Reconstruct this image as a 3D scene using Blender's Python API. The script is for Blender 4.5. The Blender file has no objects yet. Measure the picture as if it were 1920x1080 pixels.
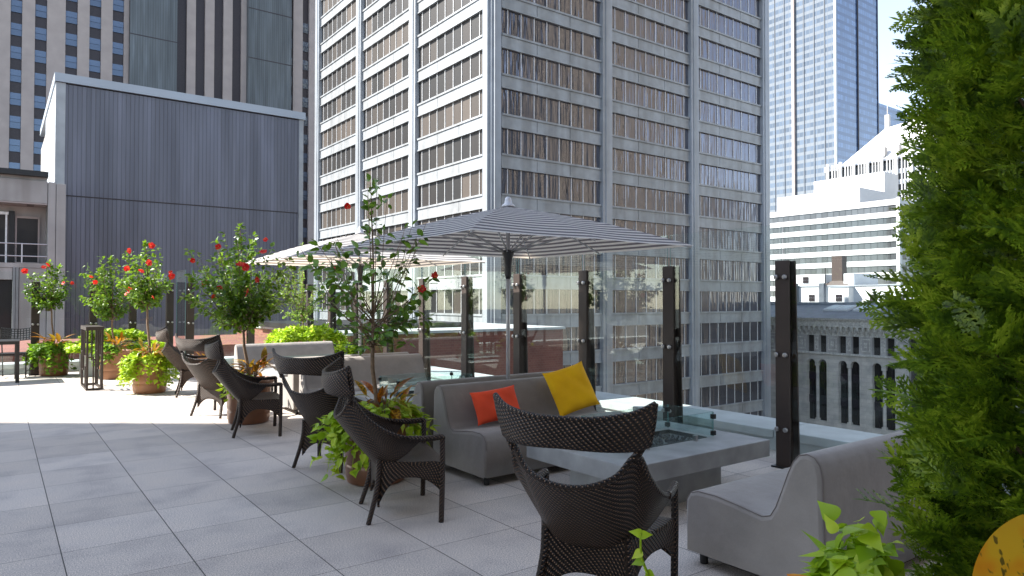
import bpy, math, random
from mathutils import Vector, Matrix
import numpy as np
R = math.radians
rnd = random.Random(7)
C = bpy.data.collections.new('scene'); bpy.context.scene.collection.children.link(C)
SC = bpy.context.scene
# ------------------------------------------------------------ camera, sky, sun, exposure
cam = bpy.data.objects.new('camera', bpy.data.cameras.new('camera')); C.objects.link(cam)
cam.data.sensor_width = 36; cam.data.lens = 36*1307.8/1920
cam.data.clip_start = .05; cam.data.clip_end = 6000
YAW, PIT, ROLL = .63578, .017697, .00083
cam.location = (0, 0, 1.508)
_F = Vector((math.sin(YAW)*math.cos(PIT), math.cos(YAW)*math.cos(PIT), math.sin(PIT)))
_R = Vector((math.cos(YAW), -math.sin(YAW), 0)); _U = _R.cross(_F)
_R2 = _R*math.cos(ROLL)+_U*math.sin(ROLL); _U2 = -_R*math.sin(ROLL)+_U*math.cos(ROLL)
cam.rotation_euler = Matrix((_R2, _U2, -_F)).transposed().to_euler()
SC.camera = cam
SUN_AZ = R(-53); SUN_EL = R(42)
w = bpy.data.worlds.new('World'); SC.world = w; w.use_nodes = True
nt = w.node_tree; sk = nt.nodes.new('ShaderNodeTexSky'); sk.sky_type = 'NISHITA'; sk.sun_disc = False
sk.sun_elevation = SUN_EL; sk.sun_rotation = SUN_AZ; sk.air_density = 1.0; sk.dust_density = .3; sk.ozone_density = 1.0
hs = nt.nodes.new('ShaderNodeHueSaturation'); hs.inputs['Saturation'].default_value = .68; nt.links.new(sk.outputs[0], hs.inputs['Color'])
nt.links.new(hs.outputs[0], nt.nodes['Background'].inputs[0]); nt.nodes['Background'].inputs[1].default_value = .12
sun = bpy.data.objects.new('sun', bpy.data.lights.new('sun', 'SUN')); C.objects.link(sun)
sun.data.energy = 4.8; sun.data.angle = R(.5); sun.data.color = (1, .95, .87)
sd = Vector((math.sin(SUN_AZ)*math.cos(SUN_EL), math.cos(SUN_AZ)*math.cos(SUN_EL), math.sin(SUN_EL)))
sun.rotation_euler = sd.to_track_quat('Z', 'Y').to_euler(); sun.location = (-20, 20, 60)
SC.view_settings.view_transform = 'Standard'; SC.view_settings.look = 'None'
SC.view_settings.exposure = 1.65; SC.view_settings.gamma = 1
SC.render.engine = 'CYCLES'
SC.cycles.max_bounces = 10; SC.cycles.transparent_max_bounces = 24; SC.cycles.glossy_bounces = 4
SC.cycles.use_denoising = True; SC.cycles.sample_clamp_indirect = 6

# ------------------------------------------------------------ materials
def nm(name):
    m = bpy.data.materials.new(name); m.use_nodes = True
    t = m.node_tree; b = t.nodes['Principled BSDF']; return m, t, b
def N(t, typ, **k):
    n = t.nodes.new(typ)
    for a, v in k.items():
        if a.startswith('i_'):
            n.inputs[int(a[2:])].default_value = v
        else: setattr(n, a, v)
    return n
def L(t, a, b): t.links.new(a, b)
def ramp(t, src, stops, interp='LINEAR'):
    r = t.nodes.new('ShaderNodeValToRGB'); r.color_ramp.interpolation = interp
    e = r.color_ramp.elements
    while len(e) < len(stops): e.new(.5)
    for el, (p, c) in zip(e, stops): el.position = p; el.color = (*c, 1) if len(c) == 3 else c
    L(t, src, r.inputs[0]); return r
def math_(t, op, a, b=None, c=None):
    n = t.nodes.new('ShaderNodeMath'); n.operation = op
    for i, v in enumerate((a, b, c)):
        if v is None: continue
        if isinstance(v, (int, float)): n.inputs[i].default_value = v
        else: L(t, v, n.inputs[i])
    return n.outputs[0]
def coords(t, kind='Object', scale=(1, 1, 1)):
    tc = t.nodes.new('ShaderNodeTexCoord'); mp = t.nodes.new('ShaderNodeMapping')
    mp.inputs['Scale'].default_value = scale; L(t, tc.outputs[kind], mp.inputs[0]); return mp.outputs[0]
def bump(t, b, h, s=.3, d=.01):
    bp = t.nodes.new('ShaderNodeBump'); bp.inputs['Strength'].default_value = s; bp.inputs['Distance'].default_value = d
    L(t, h, bp.inputs['Height']); L(t, bp.outputs[0], b.inputs['Normal']); return bp
def mix(t, f, a, b, mode='MIX'):
    n = t.nodes.new('ShaderNodeMix'); n.data_type = 'RGBA'; n.blend_type = mode
    for sock, v in ((n.inputs[0], f), (n.inputs[6], a), (n.inputs[7], b)):
        if isinstance(v, (int, float)): sock.default_value = v
        elif isinstance(v, tuple): sock.default_value = (*v, 1)
        else: L(t, v, sock)
    return n.outputs[2]
def plain(name, col, rough=.5, metal=0, var=.15, nscale=6, bs=0, bscale=60, bd=.004, stretch=(1, 1, 1), kind='Object', streak=0):
    m, t, b = nm(name); b.inputs['Roughness'].default_value = rough; b.inputs['Metallic'].default_value = metal
    co = coords(t, kind, stretch)
    n = N(t, 'ShaderNodeTexNoise'); n.inputs['Scale'].default_value = nscale; n.inputs['Detail'].default_value = 5
    L(t, co, n.inputs[0])
    lo = tuple(c*(1-var) for c in col); hi = tuple(min(1, c*(1+var)) for c in col)
    r = ramp(t, n.outputs[0], [(.3, lo), (.7, hi)]); out = r.outputs[0]
    if streak:
        c2 = coords(t, kind, (1, 1, .06)); n3 = N(t, 'ShaderNodeTexNoise'); n3.inputs['Scale'].default_value = streak; L(t, c2, n3.inputs[0])
        r3 = ramp(t, n3.outputs[0], [(.35, (.72, .70, .67)), (.6, (1, 1, 1))]); out = mix(t, .8, out, r3.outputs[0], 'MULTIPLY')
    L(t, out, b.inputs['Base Color'])
    if bs:
        n2 = N(t, 'ShaderNodeTexNoise'); n2.inputs['Scale'].default_value = bscale; n2.inputs['Detail'].default_value = 4
        L(t, co, n2.inputs[0]); bump(t, b, n2.outputs[0], bs, bd)
    return m
def wicker():
    m, t, b = nm('wicker'); uv = coords(t, 'UV', (1, 1, 1)); s = N(t, 'ShaderNodeSeparateXYZ'); L(t, uv, s.inputs[0])
    u, v = s.outputs[0], s.outputs[1]
    p = 1/.025
    a = math_(t, 'MULTIPLY', math_(t, 'ADD', u, v), p)
    c = math_(t, 'MULTIPLY', math_(t, 'SUBTRACT', math_(t, 'MULTIPLY', v, 2.0), math_(t, 'MULTIPLY', u, .6)), p)
    sa = math_(t, 'ABSOLUTE', math_(t, 'SINE', math_(t, 'MULTIPLY', a, math.pi)))
    sc = math_(t, 'ABSOLUTE', math_(t, 'SINE', math_(t, 'MULTIPLY', c, math.pi)))
    h = math_(t, 'MULTIPLY', sa, math_(t, 'ADD', math_(t, 'MULTIPLY', sc, .5), .5))
    nz = N(t, 'ShaderNodeTexNoise'); nz.inputs['Scale'].default_value = 90; L(t, uv, nz.inputs[0])
    r = ramp(t, h, [(.22, (.004, .003, .003)), (.60, (.020, .012, .009)), (.86, (.050, .030, .020)), (.985, (.34, .20, .115))])  # tan ridge tops are glints painted into the weave colour
    o = mix(t, .5, r.outputs[0], ramp(t, nz.outputs[0], [(.3, (.45, .45, .45)), (.7, (1.3, 1.25, 1.2))]).outputs[0], 'MULTIPLY')
    L(t, o, b.inputs['Base Color']); b.inputs['Roughness'].default_value = .42; b.inputs['Specular IOR Level'].default_value = .38
    bump(t, b, h, 1.0, .008); return m
def fabric(name, col, sheen=.3, wv=700):
    m, t, b = nm(name); co = coords(t)
    n = N(t, 'ShaderNodeTexNoise'); n.inputs['Scale'].default_value = 5; n.inputs['Detail'].default_value = 8; L(t, co, n.inputs[0])
    r = ramp(t, n.outputs[0], [(.3, tuple(c*.86 for c in col)), (.7, tuple(min(1, c*1.1) for c in col))])
    n2 = N(t, 'ShaderNodeTexNoise'); n2.inputs['Scale'].default_value = wv; L(t, co, n2.inputs[0])
    o = mix(t, .35, r.outputs[0], n2.outputs[0], 'OVERLAY'); L(t, o, b.inputs['Base Color'])
    b.inputs['Roughness'].default_value = .85; b.inputs['Sheen Weight'].default_value = sheen
    n3 = N(t, 'ShaderNodeTexNoise'); n3.inputs['Scale'].default_value = 7; n3.inputs['Detail'].default_value = 3; L(t, co, n3.inputs[0])
    bump(t, b, math_(t, 'ADD', math_(t, 'MULTIPLY', n3.outputs[0], 4.0), math_(t, 'MULTIPLY', n2.outputs[0], .25)), .35, .006); return m
def leafmat(name, stops, trans=.35, rough=.45, vein=0, tt=(.35, .55, .02)):
    m, t, b = nm(name); g = N(t, 'ShaderNodeNewGeometry')
    r = ramp(t, g.outputs['Random Per Island'], stops)
    out = r.outputs[0]
    if vein:
        co = coords(t); n = N(t, 'ShaderNodeTexNoise'); n.inputs['Scale'].default_value = vein; n.inputs['Detail'].default_value = 3; L(t, co, n.inputs[0])
        k = ramp(t, n.outputs[0], [(.42, (0, 0, 0)), (.58, (1, 1, 1))])
        r2 = ramp(t, math_(t, 'FRACT', math_(t, 'MULTIPLY', g.outputs['Random Per Island'], 7.3)), stops)
        out = mix(t, k.outputs[0], out, r2.outputs[0])
    L(t, out, b.inputs['Base Color']); b.inputs['Roughness'].default_value = rough
    tr = N(t, 'ShaderNodeBsdfTranslucent'); L(t, mix(t, .5, out, tt, 'MIX'), tr.inputs[0])
    mx = N(t, 'ShaderNodeMixShader'); mx.inputs[0].default_value = trans
    L(t, b.outputs[0], mx.inputs[1]); L(t, tr.outputs[0], mx.inputs[2]); L(t, mx.outputs[0], t.nodes['Material Output'].inputs[0]); return m
def clearglass(name, tint=(.86, .95, .92), refl=1.0, base=.04):
    m = bpy.data.materials.new(name); m.use_nodes = True; t = m.node_tree; t.nodes.remove(t.nodes['Principled BSDF'])
    tr = N(t, 'ShaderNodeBsdfTransparent'); tr.inputs[0].default_value = (*[c**.7 for c in tint], 1)
    gl = N(t, 'ShaderNodeBsdfGlossy'); gl.inputs['Roughness'].default_value = .004; gl.inputs[0].default_value = (.9, 1, .97, 1)
    ge = N(t, 'ShaderNodeNewGeometry'); dp = N(t, 'ShaderNodeVectorMath', operation='DOT_PRODUCT'); L(t, ge.outputs['Incoming'], dp.inputs[0]); L(t, ge.outputs['Normal'], dp.inputs[1])
    sch = math_(t, 'ADD', math_(t, 'MULTIPLY', math_(t, 'POWER', math_(t, 'SUBTRACT', 1.0, math_(t, 'ABSOLUTE', dp.outputs['Value'])), 5.0), .95), .045)
    mx = N(t, 'ShaderNodeMixShader'); L(t, math_(t, 'MINIMUM', math_(t, 'MULTIPLY', sch, refl), .9), mx.inputs[0])
    L(t, tr.outputs[0], mx.inputs[1]); L(t, gl.outputs[0], mx.inputs[2]); L(t, mx.outputs[0], t.nodes['Material Output'].inputs[0]); return m
def winglass(name, inner, refl=.45, wav=.02, ws=(1.2, 1.2, .12), tint=(.8, .9, 1), var=.5, rough=.02, fk=.5):
    m = bpy.data.materials.new(name); m.use_nodes = True; t = m.node_tree; b = t.nodes['Principled BSDF']
    g = N(t, 'ShaderNodeNewGeometry')
    o = mix(t, g.outputs['Random Per Island'], tuple(c*(1-var) for c in inner), tuple(min(1, c*(1+var)) for c in inner))
    L(t, o, b.inputs['Base Color']); b.inputs['Roughness'].default_value = .5
    gl = N(t, 'ShaderNodeBsdfGlossy'); gl.inputs['Roughness'].default_value = rough; gl.inputs[0].default_value = (*tint, 1)
    co = coords(t, 'Object', ws); n = N(t, 'ShaderNodeTexNoise'); n.inputs['Scale'].default_value = 1.0; n.inputs['Detail'].default_value = 2; L(t, co, n.inputs[0])
    bp = N(t, 'ShaderNodeBump'); bp.inputs['Strength'].default_value = 1; bp.inputs['Distance'].default_value = wav
    L(t, n.outputs[0], bp.inputs['Height']); L(t, bp.outputs[0], gl.inputs['Normal'])
    lw = N(t, 'ShaderNodeLayerWeight'); lw.inputs[0].default_value = .3
    f = math_(t, 'MINIMUM', math_(t, 'ADD', math_(t, 'MULTIPLY', lw.outputs['Fresnel'], fk), refl), .95)
    mx = N(t, 'ShaderNodeMixShader'); L(t, f, mx.inputs[0]); L(t, b.outputs[0], mx.inputs[1]); L(t, gl.outputs[0], mx.inputs[2])
    L(t, mx.outputs[0], t.nodes['Material Output'].inputs[0]); return m
def ribbed(name, col, per, axis=0, rough=.45, metal=.3, jz=None, var=.25):
    m, t, b = nm(name); co = coords(t); s = N(t, 'ShaderNodeSeparateXYZ'); L(t, co, s.inputs[0])
    f = math_(t, 'FRACT', math_(t, 'MULTIPLY', s.outputs[axis], 1/per))
    edge = ramp(t, f, [(.0, (.35, .35, .35)), (.1, (1, 1, 1)), (.9, (1, 1, 1)), (1, (.35, .35, .35))])
    cell = math_(t, 'FLOOR', math_(t, 'MULTIPLY', s.outputs[axis], 1/per))
    wn = N(t, 'ShaderNodeTexWhiteNoise', noise_dimensions='1D'); L(t, cell, wn.inputs[1])
    c2 = coords(t, 'Object', (1, 1, .08)); n = N(t, 'ShaderNodeTexNoise'); n.inputs['Scale'].default_value = 1.3; n.inputs['Detail'].default_value = 6; L(t, c2, n.inputs[0])
    o = mix(t, wn.outputs[0], tuple(c*(1-var) for c in col), tuple(c*(1+var) for c in col))
    o = mix(t, .7, o, ramp(t, n.outputs[0], [(.3, (.7, .7, .72)), (.5, (1, 1, 1)), (.66, (1.35, 1.36, 1.4)), (.78, (1.9, 1.9, 1.95))]).outputs[0], 'MULTIPLY')
    o = mix(t, .85, o, edge.outputs[0], 'MULTIPLY'); L(t, o, b.inputs['Base Color'])
    b.inputs['Roughness'].default_value = rough; b.inputs['Metallic'].default_value = metal
    bump(t, b, edge.outputs[0], .8, .03); return m
def stripes():
    m, t, b = nm('striped_canvas'); uv = coords(t, 'UV'); s = N(t, 'ShaderNodeSeparateXYZ'); L(t, uv, s.inputs[0])
    f = math_(t, 'FRACT', math_(t, 'MULTIPLY', s.outputs[1], 15.5))
    r = ramp(t, f, [(0, (.80, .79, .77)), (.5, (.20, .19, .21))], 'CONSTANT'); L(t, r.outputs[0], b.inputs['Base Color'])
    b.inputs['Roughness'].default_value = .8
    tr = N(t, 'ShaderNodeBsdfTranslucent'); L(t, mix(t, .6, r.outputs[0], (.75, .55, .32), 'MULTIPLY'), tr.inputs[0])
    mx = N(t, 'ShaderNodeMixShader'); mx.inputs[0].default_value = .42
    L(t, b.outputs[0], mx.inputs[1]); L(t, tr.outputs[0], mx.inputs[2]); L(t, mx.outputs[0], t.nodes['Material Output'].inputs[0]); return m
def paving():
    m, t, b = nm('paving_tiles'); co = coords(t); s = N(t, 'ShaderNodeSeparateXYZ'); L(t, co, s.inputs[0])
    T = .61
    gx = math_(t, 'SUBTRACT', math_(t, 'MULTIPLY', s.outputs[0], 1/T), .5305)
    gy = math_(t, 'SUBTRACT', math_(t, 'MULTIPLY', s.outputs[1], 1/T), 8.129)
    def dist(g): return math_(t, 'SUBTRACT', .5, math_(t, 'ABSOLUTE', math_(t, 'SUBTRACT', math_(t, 'FRACT', math_(t, 'ADD', g, 50)), .5)))
    jx = math_(t, 'LESS_THAN', dist(gx), .0052); jy = math_(t, 'LESS_THAN', dist(gy), .0036)
    j = math_(t, 'MAXIMUM', jx, jy)
    cv = N(t, 'ShaderNodeCombineXYZ'); L(t, math_(t, 'FLOOR', gx), cv.inputs[0]); L(t, math_(t, 'FLOOR', gy), cv.inputs[1])
    wn = N(t, 'ShaderNodeTexWhiteNoise', noise_dimensions='2D'); L(t, cv.outputs[0], wn.inputs[0])
    n1 = N(t, 'ShaderNodeTexNoise'); n1.inputs['Scale'].default_value = 130; n1.inputs['Detail'].default_value = 3; L(t, co, n1.inputs[0])
    n2 = N(t, 'ShaderNodeTexNoise'); n2.inputs['Scale'].default_value = 2.2; n2.inputs['Detail'].default_value = 7; L(t, co, n2.inputs[0])
    base = mix(t, wn.outputs[0], (.50, .445, .395), (.60, .54, .485))
    base = mix(t, .8, base, ramp(t, n1.outputs[0], [(.34, (.45, .45, .48)), (.5, (1, 1, 1)), (.66, (1.6, 1.55, 1.5))]).outputs[0], 'MULTIPLY')
    base = mix(t, .9, base, ramp(t, n2.outputs[0], [(.28, (.72, .72, .75)), (.5, (1, 1, 1)), (.7, (1.08, 1.06, 1.03))]).outputs[0], 'MULTIPLY')
    base = mix(t, j, base, (.065, .055, .05)); L(t, base, b.inputs['Base Color']); b.inputs['Roughness'].default_value = .72
    bump(t, b, math_(t, 'SUBTRACT', math_(t, 'MULTIPLY', n1.outputs[0], .25), math_(t, 'MULTIPLY', j, 2)), .5, .004); return m
def brickmat(name, c1, c2, mortar, sc, wdt=.5, hgt=.25, ms=.02):
    m, t, b = nm(name); tc = coords(t, 'Object'); s = N(t, 'ShaderNodeSeparateXYZ'); L(t, tc, s.inputs[0])
    cv = N(t, 'ShaderNodeCombineXYZ'); L(t, math_(t, 'ADD', s.outputs[0], s.outputs[1]), cv.inputs[0]); L(t, s.outputs[2], cv.inputs[1])
    br = N(t, 'ShaderNodeTexBrick'); br.inputs['Color1'].default_value = (*c1, 1); br.inputs['Color2'].default_value = (*c2, 1); br.inputs['Mortar'].default_value = (*mortar, 1)
    br.inputs['Scale'].default_value = sc; br.inputs['Mortar Size'].default_value = ms; br.inputs['Brick Width'].default_value = wdt; br.inputs['Row Height'].default_value = hgt
    L(t, cv.outputs[0], br.inputs[0]); n = N(t, 'ShaderNodeTexNoise'); n.inputs['Scale'].default_value = .9; n.inputs['Detail'].default_value = 6; L(t, tc, n.inputs[0])
    o = mix(t, .8, br.outputs[0], ramp(t, n.outputs[0], [(.3, (.7, .7, .72)), (.65, (1.1, 1.08, 1.05))]).outputs[0], 'MULTIPLY')
    L(t, o, b.inputs['Base Color']); b.inputs['Roughness'].default_value = .8; return m
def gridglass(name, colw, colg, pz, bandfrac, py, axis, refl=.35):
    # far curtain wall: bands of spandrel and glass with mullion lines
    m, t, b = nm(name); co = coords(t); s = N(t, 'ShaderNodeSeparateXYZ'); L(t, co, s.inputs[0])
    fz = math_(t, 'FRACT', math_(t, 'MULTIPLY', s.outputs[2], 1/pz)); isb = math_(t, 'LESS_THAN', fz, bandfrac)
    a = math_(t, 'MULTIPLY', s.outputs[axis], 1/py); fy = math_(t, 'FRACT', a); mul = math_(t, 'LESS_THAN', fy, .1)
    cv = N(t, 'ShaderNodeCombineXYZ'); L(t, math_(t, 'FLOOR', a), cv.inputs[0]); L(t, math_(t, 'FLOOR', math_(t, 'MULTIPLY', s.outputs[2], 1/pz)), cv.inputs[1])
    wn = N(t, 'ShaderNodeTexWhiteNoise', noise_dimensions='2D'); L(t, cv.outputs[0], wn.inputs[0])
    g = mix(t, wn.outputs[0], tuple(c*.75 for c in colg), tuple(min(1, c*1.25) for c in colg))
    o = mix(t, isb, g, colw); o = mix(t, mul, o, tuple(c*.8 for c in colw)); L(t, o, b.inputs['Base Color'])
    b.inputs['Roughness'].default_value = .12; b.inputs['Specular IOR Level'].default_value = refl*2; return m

M = dict(
 pave=paving(), wicker=wicker(),
 sofa=fabric('sofa_fabric', (.255, .228, .205)), piping=fabric('piping', (.17, .14, .125)),
 orange=fabric('orange_fabric', (.92, .085, .025), .03), yellow=fabric('yellow_fabric', (1.0, .52, .0), .03),
 concrete=plain('cast_concrete', (.30, .305, .305), .45, 0, .22, 5, .12, 40),
 coping=plain('coping_stone', (.42, .45, .455), .5, 0, .15, 3, .1, 50),
 bronze=plain('bronze_steel', (.034, .022, .018), .5, .0, .2, 3, .05, 30),
 steel=plain('brushed_steel', (.45, .45, .46), .38, 1, .05), alu=plain('aluminium', (.62, .62, .64), .35, .35, .05),
 darkgrey=plain('dark_plastic', (.06, .06, .065), .4), black=plain('black_metal', (.018, .017, .017), .4, .2, .1),
 striped=stripes(), glass=clearglass('railing_glass', (.95, .985, .975), .8), glass2=clearglass('guard_glass', (.86, .95, .945), 1.3),
 edge=plain('glass_edge', (.14, .30, .29), .15, 0, .1), lava=plain('lava_rock', (.03, .03, .032), .9, 0, .5, 30, .6, 60),
 potm=plain('bronze_glaze', (.20, .085, .042), .3, .15, .3, 3, .06, 20), potter=plain('terracotta_glaze', (.30, .135, .06), .5, 0, .18, 4, .08, 20),
 soil=plain('soil', (.03, .022, .016), .95, 0, .4, 40, .8, 60), bark=plain('bark', (.20, .13, .08), .85, 0, .35, 30, .5, 90),
 palebark=plain('pale_bark', (.5, .47, .42), .8, 0, .2, 30, .3, 90),
 hib=leafmat('hibiscus_leaf', [(0, (.025, .07, .010)), (.5, (.065, .15, .018)), (.85, (.14, .26, .025)), (1, (.22, .36, .035))], .35, .35),
 hibdark=leafmat('hibiscus_dark_leaf', [(0, (.03, .085, .012)), (.6, (.09, .20, .024)), (1, (.20, .36, .04))], .25, .3),
 lime=leafmat('lime_leaf', [(0, (.24, .40, .012)), (.6, (.44, .60, .02)), (1, (.60, .70, .05))], .4, .45),
 fern=leafmat('bright_green_leaf', [(0, (.07, .17, .012)), (.6, (.16, .32, .02)), (1, (.28, .44, .04))], .4, .45),
 birch=leafmat('pale_small_leaf', [(0, (.09, .17, .03)), (.6, (.20, .32, .06)), (1, (.38, .48, .14))], .4, .5),
 croton=leafmat('croton_leaf', [(0, (.04, .07, .01)), (.25, (.16, .022, .012)), (.42, (.50, .10, .012)), (.55, (.66, .34, .015)), (.7, (.10, .16, .015)), (.85, (.05, .09, .012)), (1, (.42, .36, .03))], .3, .3, 60, (.7, .3, .02)),
 bigcroton=leafmat('golden_croton_leaf', [(0, (.62, .22, .01)), (.35, (.80, .42, .012)), (.55, (.14, .17, .01)), (.75, (.72, .34, .012)), (1, (.60, .09, .012))], .25, .3, 34, (.8, .4, .02)),
 cornerleaf=leafmat('speckled_golden_leaf', [(0, (.78, .36, .008)), (1, (.82, .40, .01))], .25, .28, 0, (.8, .4, .02)),
 arb=leafmat('arborvitae_spray', [(0, (.04, .085, .008)), (.35, (.11, .20, .012)), (.7, (.28, .40, .02)), (1, (.52, .62, .04))], .38, .4),
 petal=leafmat('red_petal', [(0, (.50, .004, .006)), (.7, (.68, .008, .008)), (1, (.8, .06, .02))], .3, .5, 0, (.7, .01, .01)),
 stamen=plain('stamen', (.8, .35, .1), .6),
 panel=plain('pale_metal_panel', (.34, .36, .38), .42, .15, .12, 1.2, 0, 1, .004, (1, 1, 1), 'Object', .9),
 pier=plain('pier_metal', (.36, .39, .43), .35, .2, .08, .8, 0, 1, .004, (1, 1, 1), 'Object', .8),
 recess=plain('dark_recess', (.06, .055, .06), .6), mull=plain('mullion', (.8, .8, .8), .4, .3),
 wdark=winglass('tinted_window', (.005, .004, .004), .012, tint=(.8, .78, .8), fk=.1), wmid=winglass('curtained_window', (.013, .0095, .008), .012, tint=(.8, .75, .72), fk=.14), wblind=winglass('window_with_blind', (.050, .039, .031), .012, tint=(.8, .72, .66), fk=.12),
 wshade=winglass('reflective_window', (.016, .016, .022), .23, .065, (2.4, 2.4, .18), (.56, .57, .68), .5, .004, .3),
 stonep=plain('limestone_pier', (.40, .345, .325), .8, 0, .08, .5, 0, 1), towerdark=plain('spandrel_panel', (.035, .028, .035), .4, .2), tblue=winglass('blue_window', (.045, .06, .095), .10, .01, (1, 1, 1), (.5, .7, 1), .9, .02, .25),
 ribgrey=ribbed('ribbed_grey_metal', (.11, .125, .135), .42, 0, .45, .3, None, .06), ribblue=ribbed('standing_seam_metal', (.125, .130, .160), .22, 0, .42, .3, None, .10),
 ribwhite=ribbed('white_seam_metal', (.62, .66, .70), .5, 1, .5, .1), cap=plain('zinc_coping', (.36, .40, .45), .45, .3, .06, .4),
 oldstone=plain('weathered_stone', (.42, .405, .395), .8, 0, .12, .7, .1, 8, .01, (1, 1, 1), 'Object', 1.2),
 granite=brickmat('limestone_blocks', (.50, .48, .44), (.58, .55, .51), (.36, .34, .31), 1, 1.3, .55, .012),
 carve=plain('carved_stone', (.50, .48, .44), .8, 0, .35, 5, .9, 9, .06), slate=plain('slate_roof', (.085, .10, .125), .5, 0, .25, .8),
 whitewall=plain('white_render', (.72, .75, .78), .7, 0, .06, .5), skyl=plain('skylight_glass', (.35, .42, .45), .1, 0, .1), brownm=plain('brown_flue', (.06, .042, .038), .6),
 brick=brickmat('red_brick', (.19, .062, .045), (.235, .085, .062), (.24, .15, .12), 4.0, .5, .3, .012), asphalt=plain('asphalt', (.05, .05, .052), .9, 0, .2, .1),
 whitestone=plain('white_band', (.60, .61, .62), .6, 0, .05, .2), bandglass=winglass('ribbon_window', (.035, .04, .045), .04, .004, fk=.2),
 ftl=gridglass('lit_tone_curtain_wall', (.17, .19, .215), (.085, .115, .16), 3.95, .42, 1.9, 1, .3), ftr=gridglass('shade_tone_curtain_wall', (.055, .10, .21), (.11, .19, .36), 3.95, .42, 2.2, 0, .5),  # light and shade of one glass tower put into its two colours
 hotel=plain('hotel_wall', (.22, .20, .19), .8), warmstone=plain('warm_limestone', (.44, .36, .26), .8, 0, .1, .4), floorb=plain('membrane', (.30, .29, .28), .9))

def speckle():
    m = M['cornerleaf']; t = m.node_tree; b = t.nodes['Principled BSDF']; co = coords(t, 'Object', (1, 1, .45)); n = N(t, 'ShaderNodeTexNoise'); n.inputs['Scale'].default_value = 75; n.inputs['Detail'].default_value = 2; L(t, co, n.inputs[0])
    n2 = N(t, 'ShaderNodeTexNoise'); n2.inputs['Scale'].default_value = 14; L(t, coords(t), n2.inputs[0])
    o = ramp(t, n2.outputs[0], [(.35, (.72, .10, .01)), (.48, (.80, .30, .01)), (.62, (.82, .48, .02))]).outputs[0]
    o = mix(t, ramp(t, n.outputs[0], [(.64, (0, 0, 0)), (.68, (1, 1, 1))]).outputs[0], o, (.03, .05, .01)); L(t, o, b.inputs['Base Color'])
speckle()
def evergreen():
    m = M['arb']; t = m.node_tree; b = t.nodes['Principled BSDF']; n = N(t, 'ShaderNodeTexNoise'); n.inputs['Scale'].default_value = 11; n.inputs['Detail'].default_value = 4; n.inputs['Roughness'].default_value = .75; L(t, coords(t), n.inputs[0])
    g = N(t, 'ShaderNodeNewGeometry'); f = math_(t, 'ADD', n.outputs[0], math_(t, 'MULTIPLY', math_(t, 'SUBTRACT', g.outputs['Random Per Island'], .5), .16))
    o = ramp(t, f, [(.34, (.035, .08, .008)), (.45, (.11, .20, .013)), (.55, (.25, .37, .02)), (.66, (.48, .58, .05))]).outputs[0]; L(t, o, b.inputs['Base Color'])
    for x in t.nodes:
        if x.type == 'BSDF_TRANSLUCENT': L(t, mix(t, .4, o, (.30, .45, .02)), x.inputs[0])
evergreen()

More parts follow.
